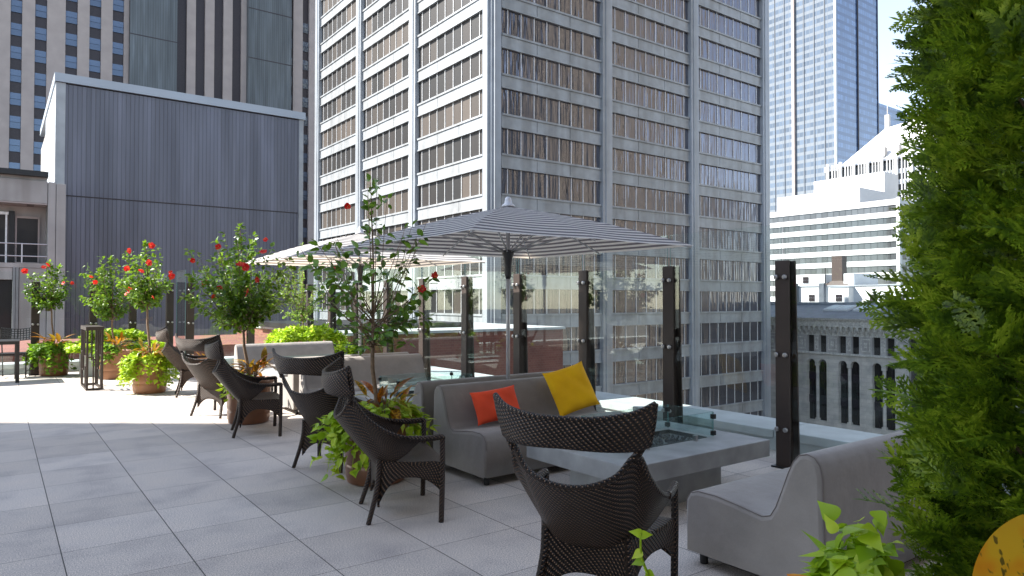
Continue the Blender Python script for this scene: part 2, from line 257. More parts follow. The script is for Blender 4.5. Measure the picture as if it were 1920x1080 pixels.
# ------------------------------------------------------------ mesh builder
class MB:
    def __init__(s): s.v = []; s.f = []; s.m = []; s.uv = []
    def add(s, vs, fs, mi=0, uvs=None):
        o = len(s.v); s.v += [tuple(p) for p in vs]
        s.uv += (uvs if uvs is not None else [(0, 0)]*len(vs))
        for f in fs: s.f.append(tuple(i+o for i in f)); s.m.append(mi)
        return s
    def box(s, x0, x1, y0, y1, z0, z1, mi=0):
        return s.add([(x0, y0, z0), (x1, y0, z0), (x1, y1, z0), (x0, y1, z0), (x0, y0, z1), (x1, y0, z1), (x1, y1, z1), (x0, y1, z1)],
                     [(0, 3, 2, 1), (4, 5, 6, 7), (0, 1, 5, 4), (1, 2, 6, 5), (2, 3, 7, 6), (3, 0, 4, 7)], mi)
    def tube(s, pts, rad, n=8, mi=0, cap=True):
        P = [Vector(p) for p in pts]; k = len(P)
        if isinstance(rad, (int, float)): rad = [rad]*k
        vs = []; uvs = []; fs = []; up = None; d = 0
        for i in range(k):
            T = (P[min(i+1, k-1)]-P[max(i-1, 0)]).normalized()
            if up is None: up = Vector((0, 0, 1)) if abs(T.z) < .9 else Vector((1, 0, 0))
            A = T.cross(up)
            if A.length < 1e-4: A = T.orthogonal()
            A.normalize(); B = A.cross(T); up = B
            if i: d += (P[i]-P[i-1]).length
            for j in range(n):
                a = 2*math.pi*j/n; vs.append(P[i]+(A*math.cos(a)+B*math.sin(a))*rad[i]); uvs.append((2*math.pi*rad[i]*j/n, d))
        for i in range(k-1):
            for j in range(n):
                q = (j+1) % n; fs.append((i*n+j, i*n+q, (i+1)*n+q, (i+1)*n+j))
        if cap: fs.append(tuple(range(n-1, -1, -1))); fs.append(tuple((k-1)*n+j for j in range(n)))
        return s.add(vs, fs, mi, uvs)
    def lathe(s, prof, c=(0, 0, 0), n=32, mi=0):
        vs = []; fs = []
        for r, z in prof:
            for j in range(n):
                a = 2*math.pi*j/n; vs.append((c[0]+r*math.cos(a), c[1]+r*math.sin(a), c[2]+z))
        k = len(prof)
        for i in range(k-1):
            for j in range(n):
                q = (j+1) % n; fs.append((i*n+j, i*n+q, (i+1)*n+q, (i+1)*n+j))
        fs.append(tuple(range(n-1, -1, -1))); fs.append(tuple((k-1)*n+j for j in range(n)))
        return s.add(vs, fs, mi)
    def grid(s, fn, nu, nv, mi=0):
        P = [[Vector(fn(i/nu, j/nv)) for i in range(nu+1)] for j in range(nv+1)]
        vs = []; uvs = []; fs = []
        mid = P[nv//2]; cu = [0]
        for i in range(nu): cu.append(cu[-1]+(mid[i+1]-mid[i]).length)
        for j in range(nv+1):
            for i in range(nu+1):
                vs.append(P[j][i]); dv = sum((P[q+1][nu//2]-P[q][nu//2]).length for q in range(j)); uvs.append((cu[i], dv))
        for j in range(nv):
            for i in range(nu): a = j*(nu+1)+i; fs.append((a, a+1, a+nu+2, a+nu+1))
        return s.add(vs, fs, mi, uvs)
    def build(s, name, mats, parent=None, smooth=False, loc=None):
        me = bpy.data.meshes.new(name); me.from_pydata(s.v, [], s.f); mats = mats if isinstance(mats, (list, tuple)) else [mats]
        for m in mats: me.materials.append(M[m] if isinstance(m, str) else m)
        me.polygons.foreach_set('material_index', s.m)
        if any(u != (0, 0) for u in s.uv[:50]):
            ul = me.uv_layers.new(name='UVMap'); li = np.empty(len(me.loops), dtype=np.int32); me.loops.foreach_get('vertex_index', li)
            ul.data.foreach_set('uv', np.array(s.uv, dtype=np.float32)[li].ravel())
        if smooth: me.polygons.foreach_set('use_smooth', [True]*len(me.polygons))
        me.update(); o = bpy.data.objects.new(name, me); C.objects.link(o)
        if parent: o.parent = parent
        if loc: o.location = loc
        return o
def tag(o, label=None, cat=None, group=None, kind=None):
    for k, v in (('label', label), ('category', cat), ('group', group), ('kind', kind)):
        if v: o[k] = v
    return o
def empty(name, loc, label, cat, group=None, rz=0):
    o = bpy.data.objects.new(name, None); C.objects.link(o); o.location = loc; o.rotation_euler = (0, 0, rz); o.empty_display_size = .2
    return tag(o, label, cat, group)
def copy_tree(o, parent=None):
    c = o.copy(); C.objects.link(c)
    if parent: c.parent = parent
    for ch in o.children: copy_tree(ch, c)
    return c
def bevel(o, wd, seg=2, ang=30):
    b = o.modifiers.new('b', 'BEVEL'); b.width = wd; b.segments = seg; b.limit_method = 'ANGLE'; b.angle_limit = R(ang); b.harden_normals = False; return o
def autos(o):  # smooth by angle through edge marks kept simple: shade smooth with weighted normals
    o.data.polygons.foreach_set('use_smooth', [True]*len(o.data.polygons)); m = o.modifiers.new('w', 'WEIGHTED_NORMAL'); m.keep_sharp = True; return o
def catmull(pts, t):
    n = len(pts)-1; x = t*n; i = min(int(x), n-1); f = x-i
    p = [Vector(pts[max(0, min(n, k))]) for k in (i-1, i, i+1, i+2)]
    return .5*((2*p[1])+(-p[0]+p[2])*f+(2*p[0]-5*p[1]+4*p[2]-p[3])*f*f+(-p[0]+3*p[1]-3*p[2]+p[3])*f**3)
def struct(o): o['kind'] = 'structure'; return o

# ============================================================ SETTING
g = MB(); g.add([(-3000, -3000, -46), (3000, -3000, -46), (3000, 3000, -46), (-3000, 3000, -46)], [(0, 1, 2, 3)])
struct(g.build('ground', 'asphalt'))
def slab(poly, z0, z1, name, mat):
    n = len(poly); vs = [(x, y, z1) for x, y in poly]+[(x, y, z0) for x, y in poly]
    fs = [tuple(range(n)), tuple(range(2*n-1, n-1, -1))]+[(i, i+n, (i+1) % n+n, (i+1) % n) for i in range(n)]
    return MB().add(vs, fs).build(name, mat)
struct(slab([(-12, -10), (6.35, -10), (6.35, 16.4), (3.6, 16.4), (3.6, 17.45), (-12, 17.45)], -.5, 0, 'terrace_floor', 'pave'))
# hotel building under the terrace
hb = MB(); hb.box(-12, 6.86, -10, 17.9, -46, -.504); tag(hb.build('hotel_podium', 'hotel'), 'masonry body of the hotel under the roof terrace', 'building')
# parapet around the terrace: wall body and coping slabs as parts
par = empty('parapet_wall', (6.6, 4, 0), 'low pale stone parapet with wide coping slabs around the terrace edge', 'parapet')
def parapet(x0, x1, y0, y1, along):
    b = MB(); b.box(x0+.03, x1-.03, y0+.03, y1-.03, -.49, .12); o = b.build('wall_body', 'coping', par); o.location = -par.location
    n = max(1, round(((y1-y0) if along == 'y' else (x1-x0))/2.44))
    for i in range(n):
        if along == 'y': a = y0+(y1-y0)*i/n; c = y0+(y1-y0)*(i+1)/n; q = MB().box(x0, x1, a+.004, c-.004, .123, .21)
        else: a = x0+(x1-x0)*i/n; c = x0+(x1-x0)*(i+1)/n; q = MB().box(a+.004, c-.004, y0, y1, .123, .21)
        o = bevel(q.build('coping_slab', 'coping', par), .008); o.location = -par.location
parapet(6.29, 6.93, -6.1, 16.85, 'y'); parapet(3.75, 6.285, 16.3, 16.9, 'x'); parapet(-9, 3.70, 17.35, 17.95, 'x')

# ------------------------------------------------------------ glass windscreen
WS = {'a': empty('glass_windscreen', (5.7, 4, 0), 'long frameless glass windscreen held by tapered bronze posts along the street side of the terrace', 'glass screen', 'glass windscreens around the terrace'),
      'b': empty('glass_windscreen', (1, 16.9, 0), 'far glass windscreen behind the potted hibiscus trees, with a stepped corner', 'glass screen', 'glass windscreens around the terrace')}
def taper(x0, x1b, x1t, y0, y1, z1, mb):
    mb.add([(x0, y0, 0), (x1b, y0, 0), (x1b, y1, 0), (x0, y1, 0), (x0, y0, z1), (x1t, y0, z1), (x1t, y1, z1), (x0, y1, z1)],
           [(0, 3, 2, 1), (4, 5, 6, 7), (0, 1, 5, 4), (1, 2, 6, 5), (2, 3, 7, 6), (3, 0, 4, 7)])
def make_post(par):
    m = MB(); taper(0, .016, .016, -.07, .07, 1.87, m); taper(.0161, .15, .10, -.016, .016, 1.868, m)
    m.add([(.1505, -.07, 0), (.167, -.07, 0), (.167, .07, 0), (.1505, .07, 0), (.1005, -.07, 1.87), (.117, -.07, 1.87), (.117, .07, 1.87), (.1005, .07, 1.87)],
          [(0, 3, 2, 1), (4, 5, 6, 7), (0, 1, 5, 4), (1, 2, 6, 5), (2, 3, 7, 6), (3, 0, 4, 7)])
    p = bevel(m.build('post', 'bronze', par), .003)
    MB().box(-.03, .20, -.10, .10, .0, .014).build('base_plate', 'black', p)
    for z in (.35, 1.02, 1.72):
        for y in (-.042, .042):
            b = MB(); b.tube([(-.001, y, z), (-.012, y, z)], .008, 10); b.tube([(-.0125, y, z), (-.016, y, z), (-.034, y, z), (-.040, y, z)], [.018, .021, .021, .016], 20)
            autos(b.build('glass_clamp', 'steel', p))
    return p
proto = make_post(WS['a']); used = []
def place_post(x, y, rz, k):
    p = proto if not used else copy_tree(proto, WS[k]); used.append(p)
    p.location = Vector((x, y, 0))-WS[k].location; p.rotation_euler = (0, 0, rz)
ys = [3.62+1.335*k for k in range(10)]
for y in ys+[2.285]: place_post(5.7, y, 0, 'a')
for x, y in ((4.55, 15.9), (3.30, 15.92), (3.08, 16.9), (2.35, 16.9), (1.62, 16.9), (.62, 16.9)): place_post(x, y, R(90), 'b')
def pane(x0, y0, x1, y1, z0, z1, parent, mat='glass', th=.009, name='glass_panel'):
    d = Vector((x1-x0, y1-y0, 0)); d.normalize(); n = Vector((-d.y, d.x, 0))*th/2
    vs = [(x0-n.x, y0-n.y, z0), (x1-n.x, y1-n.y, z0), (x1+n.x, y1+n.y, z0), (x0+n.x, y0+n.y, z0)]; vs += [(a, b, z1) for a, b, _ in vs]
    m = MB(); m.add([vs[0], vs[1], vs[5], vs[4]], [(0, 1, 2, 3)], 0); m.add([vs[3], vs[2], vs[6], vs[7]], [(0, 3, 2, 1)], 0)
    m.add(vs, [(4, 5, 6, 7), (1, 2, 6, 5), (3, 0, 4, 7)], 1)
    o = m.build(name, [mat, 'edge'], parent)
    if parent in WS.values(): o.location = -parent.location
    return o
yy = [.95, 2.285]+ys
for i in range(len(yy)-1): pane(5.723, yy[i]+.019, 5.723, yy[i+1]-.019, .06, 2.2, WS['a'])
pane(5.6, 15.923, 4.57, 15.923, .06, 2.2, WS['b']); pane(4.53, 15.923, 3.32, 15.943, .06, 2.2, WS['b'])
pane(3.20, 15.95, 3.20, 16.86, .06, 2.15, WS['b'])
for a_, b_ in ((3.06, 2.37), (2.33, 1.64), (1.60, .64), (.60, -1.2)): pane(a_, 16.925, b_, 16.925, .06, 2.07, WS['b'])

# ------------------------------------------------------------ fire tables
def make_table():
    t = empty('fire_table', (0, 0, 0), 'x', 'fire table', 'concrete fire tables between facing sofas')
    L_, W_ = 1.56, 1.1; wx, wy = .46, .20  # half sizes of the fire well
    s = MB()
    for a in ((-L_/2, L_/2, -W_/2, -wy), (-L_/2, L_/2, wy, W_/2), (-L_/2, -wx, -wy, wy), (wx, L_/2, -wy, wy)): pass
    X, Y = L_/2, W_/2; o = [(-X, -Y), (X, -Y), (X, Y), (-X, Y)]; i_ = [(-wx, -wy), (wx, -wy), (wx, wy), (-wx, wy)]
    vs = [(x, y, .42) for x, y in o]+[(x, y, .42) for x, y in i_]+[(x, y, .29) for x, y in o]+[(x, y, .34) for x, y in i_]
    fs = [(0, 1, 5, 4), (1, 2, 6, 5), (2, 3, 7, 6), (3, 0, 4, 7), (0, 8, 9, 1), (1, 9, 10, 2), (2, 10, 11, 3), (3, 11, 8, 0), (11, 10, 9, 8), (4, 5, 13, 12), (5, 6, 14, 13), (6, 7, 15, 14), (7, 4, 12, 15), (12, 13, 14, 15)]
    bevel(MB().add(vs, fs).build('table_slab', 'concrete', t), .006)
    MB().box(-.55, .50, -.30, .30, .0, .288).build('pedestal', 'concrete', t)
    bt = MB()
    for a in ((-wx+.002, wx-.002, -wy+.002, -wy+.012), (-wx+.002, wx-.002, wy-.012, wy-.002)): bt.box(a[0], a[1], a[2], a[3], .395, .424)
    for a in ((-wx+.002, -wx+.012, -wy+.013, wy-.013), (wx-.012, wx-.002, -wy+.013, wy-.013)): bt.box(a[0], a[1], a[2], a[3], .395, .424)
    bt.build('burner_rim', 'black', t)
    lv = MB(); r2 = random.Random(3)
    for k in range(230):
        c = Vector((r2.uniform(-wx+.03, wx-.03), r2.uniform(-wy+.03, wy-.03), .37+r2.uniform(0, .035))); q = r2.uniform(.012, .024)
        vs = [c+Vector(v).normalized()*q*r2.uniform(.7, 1.2) for v in ((1, 0, 0), (-1, 0, 0), (0, 1, 0), (0, -1, 0), (0, 0, 1), (0, 0, -1))]
        lv.add(vs, [(0, 2, 4), (2, 1, 4), (1, 3, 4), (3, 0, 4), (2, 0, 5), (1, 2, 5), (3, 1, 5), (0, 3, 5)])
    tag(lv.build('lava_rocks', 'lava', t), kind='stuff')
    gx, gy = .49, .235
    for a, b, c, d in ((-gx, -gy, gx, -gy), (-gx, gy, gx, gy), (-gx, -gy+.01, -gx, gy-.01), (gx, -gy+.01, gx, gy-.01)): pane(a, b, c, d, .43, .625, t, 'glass2', .008, 'glass_guard')
    for sx in (-1, 1):
        for sy in (-1, 1):
            for z in (.455, .585): MB().box(sx*gx-.016, sx*gx+.016, sy*gy-.016, sy*gy+.016, z-.016, z+.02).build('corner_clip', 'black', t)
            MB().box(sx*gx*.55-.012, sx*gx*.55+.012, sy*gy-.016, sy*gy+.016, .421, .462).build('foot_clip', 'steel', t)
    return t
ft = make_table(); TC = (4.10, 3.76)
LT = ['nearest concrete fire table with glass guard, in front of the sofa with pillows', 'second concrete fire table with glass guard, just beyond the back to back sofas', 'farthest concrete fire table, before the lime green planter']
for k in range(3):
    t = ft if k == 0 else copy_tree(ft); t.location = (TC[0], TC[1]+3.5*k, 0); t['label'] = LT[k]

# ------------------------------------------------------------ sofas
def make_sofa(Ls=1.73):
    s = empty('sofa', (0, 0, 0), 'x', 'sofa', 'taupe armless sofas around the fire tables')
    prof = [(0.0, .075), (-.012, .30), (-.008, .36), (.02, .405), (.075, .425), (.20, .425), (.36, .405), (.49, .385), (.535, .40), (.565, .45), (.60, .54), (.635, .635), (.665, .70), (.70, .74), (.745, .752), (.785, .74), (.812, .705), (.825, .64), (.835, .30), (.84, .075)]
    # closed section; ends inset progressively for a soft rounded edge
    n = len(prof); cx = sum(p[0] for p in prof)/n; cz = sum(p[1] for p in prof)/n
    steps = [(0, .026), (.006, .012), (.016, .004), (.032, 0)]; xs = [(-Ls/2+a, b) for a, b in steps]; xs += [(-Ls/2+Ls*i/12, 0) for i in range(1, 12)]; xs += [(Ls/2-a, b) for a, b in reversed(steps)]
    m = MB(); vs = []
    def inset(i, b):
        p = Vector(prof[i]); a = Vector(prof[(i-1) % n]); c = Vector(prof[(i+1) % n]); d = (c-a).normalized(); nn = Vector((d.y, -d.x)); return p+nn*b
    for x, b in xs:
        for i in range(n): q = inset(i, b); vs.append((x, q.x, q.y))
    fs = []
    for k in range(len(xs)-1):
        for i in range(n): j = (i+1) % n; fs.append((k*n+i, k*n+j, (k+1)*n+j, (k+1)*n+i))
    for e, rv in ((0, False), (len(xs)-1, True)):
        # cap strips between lower line and upper outline
        pass
    m.add(vs, fs)
    for e, rv in ((0, False), (len(xs)-1, True)):
        P_ = [vs[e*n+i] for i in range(n)]; q = P_+[(p[0], p[1], .0749) for p in P_]
        cf = [(i, i+1, n+i+1, n+i) for i in range(n-1)]; m.add(q, [f if not rv else tuple(reversed(f)) for f in cf])
    m.add([vs[e_*n+i] for e_ in (0, len(xs)-1) for i in (0, n-1)], [(0, 1, 3, 2)])
    o = m.build('upholstered_body', 'sofa', s, True); o.modifiers.new('w', 'WEIGHTED_NORMAL')
    for sx in (-1, 1):
        pp = MB(); pp.tube([(sx*(Ls/2-.012), inset(i, .004).x, inset(i, .004).y) for i in range(1, n-1)], .0032, 6); pp.build('piping', 'piping', s, True)
        for y in (.07, .76):
            MB().tube([(sx*(Ls/2-.07), y, 0), (sx*(Ls/2-.07), y, .078)], [.022, .027], 12).build('leg', 'black', s)
    return s
sf = make_sofa()
# (x centre, y of seat front, faces)   faces -1: toward -y (front at lower y); +1: toward +y
SO = [(4.03, 4.66, -1, 'taupe sofa holding the orange and the yellow pillow'), (4.08, 2.66, 1, 'nearest taupe sofa seen from its end beside the hedge'),
      (4.03, 6.50, 1, 'taupe sofa standing back to back with the pillow sofa'), (4.00, 8.05, -1, 'middle taupe sofa with sunlit back facing the second fire table'),
      (4.00, 9.90, 1, 'taupe sofa back to back behind the middle sunlit sofa'), (4.14, 11.65, -1, 'farthest taupe sofa in front of the lime green planter')]
for k, (x, y, f, lab) in enumerate(SO):
    s = sf if k == 0 else copy_tree(sf); s.location = (x, y, 0); s.rotation_euler = (0, 0, 0 if f < 0 else math.pi); s['label'] = lab
def pillow(wd, ht, th, loc, rot, mat, lab, seed):
    r2 = random.Random(seed); n = 26; m = MB(); wr = [(r2.uniform(-1, 1), r2.uniform(3, 9), r2.uniform(0, 6)) for _ in range(6)]
    for sgn in (1, -1):
        vs = []
        for j in range(n+1):
            for i in range(n+1):
                u = i/n*2-1; v = j/n*2-1; ed = ((1-u**4)*(1-v**4))
                pin = 1-.075*(1-abs(v)**3)*abs(u)**6; pin2 = 1-.075*(1-abs(u)**3)*abs(v)**6
                t = th/2*max(0, ed)**.62*(.9+.1*math.cos(2*u+v))
                t += .004*sum(a*math.sin(b*u+c+2*v*b*.4) for a, b, c in wr)*ed
                vs.append((u*wd/2*pin*(1-.0*v), v*ht/2*pin2, sgn*t))
        fs = [(j*(n+1)+i, j*(n+1)+i+1, (j+1)*(n+1)+i+1, (j+1)*(n+1)+i) for j in range(n) for i in range(n)]
        m.add(vs, fs if sgn > 0 else [tuple(reversed(f)) for f in fs])
    o = m.build('pillow', mat, None, True); o.location = loc; o.rotation_euler = rot
    return tag(o, lab, 'pillow')
pillow(.47, .30, .15, (3.60, 5.11, .575), (R(68), R(-5), R(-4)), 'orange', 'rectangular orange pillow leaning on the sofa back', 1)
pillow(.46, .46, .16, (4.46, 5.08, .655), (R(66), R(-13), R(-10)), 'yellow', 'square golden yellow pillow at the right end of the sofa', 2)

# ------------------------------------------------------------ wicker lounge chairs
def interp_path(pts, n): return [catmull(pts, i/n) for i in range(n+1)]
def sym(h): return [(-x, y, z) for x, y, z in reversed(h[1:])]+list(h)
def make_chair():
    c = empty('wicker_armchair', (0, 0, 0), 'x', 'armchair', 'dark woven wicker lounge chairs')
    rimh = [(0, -.335, .695), (.11, -.33, .71), (.21, -.30, .755), (.285, -.25, .84), (.318, -.16, .73), (.338, -.05, .645), (.348, .06, .598), (.352, .16, .578)]
    both = [(0, -.055, .355), (.085, -.05, .355), (.155, -.03, .36), (.20, .01, .385), (.25, .06, .42), (.295, .12, .475), (.33, .165, .53), (.352, .20, .566)]
    rim = sym(rimh); bot = sym(both)
    def shell(u, v):
        a = catmull(bot, u); b = catmull(rim, u); p = a.lerp(b, v); bulge = math.sin(math.pi*v)*.006
        nx = p.x; d = Vector((p.x*1.0, p.y-.25, -.15)); d.normalize(); return p+d*bulge
    o = MB().grid(shell, 56, 14).build('back_shell', 'wicker', c, True); sl = o.modifiers.new('s', 'SOLIDIFY'); sl.thickness = .02; sl.offset = 0
    # headrest band
    toph = [(0, -.415, 1.005), (.10, -.41, 1.006), (.20, -.385, 1.015), (.30, -.335, 1.035), (.37, -.275, 1.07)]
    lowh = [(0, -.40, .885), (.10, -.395, .882), (.20, -.36, .877), (.28, -.30, .875), (.335, -.245, .885)]
    top = sym(toph); low = sym(lowh)
    def head(u, v):
        a = catmull(low, u); b = catmull(top, u); p = a.lerp(b, v); p.y -= math.sin(math.pi*v)*.012; return p
    o = MB().grid(head, 44, 6).build('headrest', 'wicker', c, True); sl = o.modifiers.new('s', 'SOLIDIFY'); sl.thickness = .022; sl.offset = 0
    fr = MB()
    fr.tube(interp_path(rim, 64), .0135, 8); fr.tube(interp_path(top, 44), .0135, 8); fr.tube(interp_path(low, 44), .011, 8)
    fr.tube([top[0], Vector(top[0]).lerp(Vector(low[0]), .5)+Vector((-.004, .004, 0)), low[0]], .013, 8); fr.tube([top[-1], Vector(top[-1]).lerp(Vector(low[-1]), .5)+Vector((.004, .004, 0)), low[-1]], .013, 8)
    for s in (-1, 1): fr.tube([(s*.278, -.262, .825), (s*.297, -.262, .86), (s*.318, -.250, .895)], .019, 10)
    fr.build('rim_frame', 'wicker', c, True)
    # seat
    def seat(u, v):
        yb = -.05+.41*v; hw = [.18, .25, .30, .33, .345]; t = v*4; i = min(3, int(t)); w_ = hw[i]+(hw[i+1]-hw[i])*(t-i)
        x = (u*2-1)*w_; return (x, yb+.02*math.cos(math.pi*(u-.5))*v, .405+.012*v-.025*math.sin(math.pi*v)*math.cos(math.pi*(u-.5))-.012*max(0, v-.85)/.15*1.2)
    o = MB().grid(seat, 24, 18).build('seat', 'wicker', c, True); sl = o.modifiers.new('s', 'SOLIDIFY'); sl.thickness = .02
    # apron: woven skirt, arched below
    def apron(P0, P1, z0a, z0m, z0b, zt0, zt1, bow):
        P0 = Vector(P0); P1 = Vector(P1); d = (P1-P0); nrm = Vector((d.y, -d.x, 0)).normalized()
        def f(u, v):
            b = P0.lerp(P1, u)+nrm*bow*math.sin(math.pi*u); zt = zt0+(zt1-zt0)*u
            s = abs(2*u-1)**2.6; zb = (z0m)*(1-s)+(z0a if u < .5 else z0b)*s; return (b.x, b.y, zb+(zt-zb)*v)
        return f
    ap = MB()
    ap.grid(apron((-.345, .35, 0), (.345, .35, 0), .20, .315, .20, .40, .40, .02), 30, 8)
    for s in (-1, 1): ap.grid(apron((s*.20, -.055, 0), (s*.345, .35, 0), .12, .305, .20, .41, .41, .015 if s > 0 else -.015), 26, 8)
    ap.grid(apron((-.215, -.062, 0), (.215, -.062, 0), .10, .225, .10, .41, .41, -.012), 20, 8)
    o = ap.build('seat_skirt', 'wicker', c, True); sl = o.modifiers.new('s', 'SOLIDIFY'); sl.thickness = .016; sl.offset = 0
    for s in (-1, 1):
        m = MB().tube(interp_path([(s*.345, .352, .575), (s*.347, .353, .40), (s*.345, .35, .2), (s*.343, .345, 0)], 10), [.019]*11, 10); m.build('leg', 'wicker', c, True)
        m = MB().tube(interp_path([(s*.20, -.055, .42), (s*.205, -.06, .30), (s*.225, -.085, .17), (s*.255, -.135, 0)], 12), [.022, .022, .022, .022, .021, .021, .02, .019, .018, .018, .017, .017, .017], 10); m.build('leg', 'wicker', c, True)
        # arm: tube in front, flattened band merging into the shell behind
        a = MB(); a.tube(interp_path([(s*.351, .12, .582), (s*.352, .20, .574), (s*.351, .28, .574), (s*.348, .345, .578), (s*.346, .357, .562)], 14), [.019, .019, .019, .02, .02, .02, .02, .02, .02, .02, .02, .02, .019, .018, .017], 10)
        a.build('arm', 'wicker', c, True)
    return c
ch = make_chair()
def faz(az): return -R(az)   # local +y turned to azimuth (clockwise from +y)
CH = [((2.29, 2.48), 58.8, 'nearest dark wicker armchair seen from behind, before the fire table'), ((2.23, 4.56), 108.7, 'dark wicker armchair in side view beside the nearest copper brown pot'),
      ((2.41, 6.09), 58.5, 'dark wicker armchair seen from behind, left of the nearest copper brown pot'), ((2.28, 8.18), 103, 'dark wicker armchair in side view before the second copper brown pot'),
      ((2.29, 9.66), 60, 'wicker armchair with sunlit weave just behind the second pot'), ((2.42, 12.0), 100, 'farthest wicker armchair, at the left of the farthest fire table')]
for k, (p, az, lab) in enumerate(CH):
    o = ch if k == 0 else copy_tree(ch); o.location = (*p, 0); o.rotation_euler = (0, 0, faz(az)); o['label'] = lab

# ------------------------------------------------------------ parasols
def make_parasol():
    p = empty('parasol', (0, 0, 0), 'x', 'parasol', 'square striped parasols')
    H, E_, S = 2.44, 2.03, 1.27
    m = MB(); K = 14
    cs = [(-1, -1), (1, -1), (1, 1), (-1, 1)]
    for q in range(4):
        a = Vector((*cs[q], 0)); b = Vector((*cs[(q+1) % 4], 0)); J = 12
        vs = []; uvs = []; fs = []
        for k in range(K+1):
            r = k/K
            for j in range(J+1):
                e = a.lerp(b, j/J); mid = math.sin(math.pi*j/J)
                sag = .035*math.sin(math.pi*r)*1.0
                # ribs at corners and mid edges hold the cloth up, between them it sinks a little
                half = abs(math.sin(2*math.pi*j/J)); z = H+(E_-H)*r+sag-.028*half*r*(1.2-r)-.03*(0)
                inw = 1-.018*half*r
                vs.append((e.x*S*r*inw, e.y*S*r*inw, z)); uvs.append((j/J+q, r))
        for k in range(K):
            for j in range(J): i = k*(J+1)+j; fs.append((i, i+J+1, i+J+2, i+1))
        m.add(vs, fs, 0, [(u, v+1e-4) for u, v in uvs])
    m.build('canopy', 'striped', p, True)
    fi = MB().lathe([(.070, 2.42), (.065, 2.45), (.040, 2.47), (.032, 2.505), (.028, 2.525), (.016, 2.535)], (0, 0, 0), 20); autos(fi.build('finial', 'alu', p))
    ribs = MB(); st = MB()
    for k in range(8):
        a = k*math.pi/4+math.pi/4*0; d = Vector((math.cos(a), math.sin(a), 0)); ln = S*(math.sqrt(2) if k % 2 else 1)
        fn = lambda r: d*ln*r+Vector((0, 0, H+(E_-H)*r+.035*math.sin(math.pi*r)-.022))
        rb = MB(); rb.tube([fn(i/8*.985+.02 if i < 8 else .985) for i in range(9)], .0085, 6); rb.build('rib', 'alu', p, True)
        s_ = MB(); s_.tube([d*.035+Vector((0, 0, 1.985)), fn(.52)-Vector((0, 0, .012))], .0095, 6); s_.build('strut', 'alu', p, True)
    hb_ = MB().lathe([(.022, 1.72), (.034, 1.76), (.036, 1.86), (.045, 1.93), (.058, 1.965), (.058, 2.0), (.03, 2.01)], (0, 0, 0), 20); autos(hb_.build('runner_hub', 'darkgrey', p))
    hc = MB().lathe([(.03, 2.32), (.05, 2.33), (.05, 2.37), (.03, 2.38)], (0, 0, 0), 16); autos(hc.build('crown_hub', 'darkgrey', p))
    pl = MB().tube([(0, 0, .03), (0, 0, 2.42)], .0195, 20); pl.build('pole', 'alu', p, True)
    bs = MB().lathe([(.30, 0), (.30, .03), (.27, .05), (.04, .055), (.03, .18), (.0215, .185)], (0, 0, 0), 32); autos(bs.build('base', 'darkgrey', p))
    return p
um = make_parasol()
for k, (x, y, lab) in enumerate(((4.07, 5.58, 'near parasol with grey and white striped canopy in the shade'), (4.07, 9.08, 'far striped parasol with sunlit canopy, partly behind the nearest hibiscus'))):
    o = um if k == 0 else copy_tree(um); o.location = (x, y, 0); o['label'] = lab

# ------------------------------------------------------------ plants
def rv(r2): 
    z = r2.uniform(-1, 1); a = r2.uniform(0, 2*math.pi); q = math.sqrt(1-z*z); return Vector((q*math.cos(a), q*math.sin(a), z))
SH_OV = [(0, .06), (.22, .42), (.5, .5), (.78, .30), (1, 0)]
SH_HEART = [(-.10, .26), (.08, .56), (.34, .50), (.66, .24), (1, 0)]
SH_FINE = [(-.12, .12), (-.08, .36), (0, .52), (.12, .58), (.28, .55), (.45, .42), (.62, .27), (.8, .13), (.92, .05), (1, 0)]
SH_LONG = [(0, .10), (.15, .30), (.4, .5), (.7, .42), (.9, .22), (1, 0)]
def leaf(mb, p, d, up, ln, wd, shape=SH_OV, fold=.18, curl=.25, mi=0):
    d = d.normalized(); s = d.cross(up)
    if s.length < 1e-3: s = d.orthogonal()
    s.normalize(); n = s.cross(d); vs = []; k = len(shape)
    for t, h in shape:
        c = p+d*(t*ln)-n*(curl*ln*t*t); vs += [c-s*(h*wd)+n*(fold*h*wd), c, c+s*(h*wd)+n*(fold*h*wd)]
    fs = []
    for i in range(k-1): a = i*3; fs += [(a, a+1, a+4, a+3), (a+1, a+2, a+5, a+4)]
    mb.add(vs, fs, mi)
def flower(p, d, sz, parent, r2):
    m = MB(); d = d.normalized(); a = d.orthogonal().normalized(); b = d.cross(a); o = r2.uniform(0, 1)
    for k in range(5):
        t = 2*math.pi*(k/5+o); e = a*math.cos(t)+b*math.sin(t)
        leaf(m, p, (e*.85+d*.6), d, sz*r2.uniform(.9, 1.1), sz*.85, [(0, .08), (.3, .32), (.65, .55), (.9, .42), (1, .15)], -.15, r2.uniform(.1, .4))
    o = m.build('flower', 'petal', parent)
    s = MB().tube([p, p+d*sz*.55, p+d*sz*.95], [.0025, .002, .004], 5); s.build('stamen', 'stamen', o)
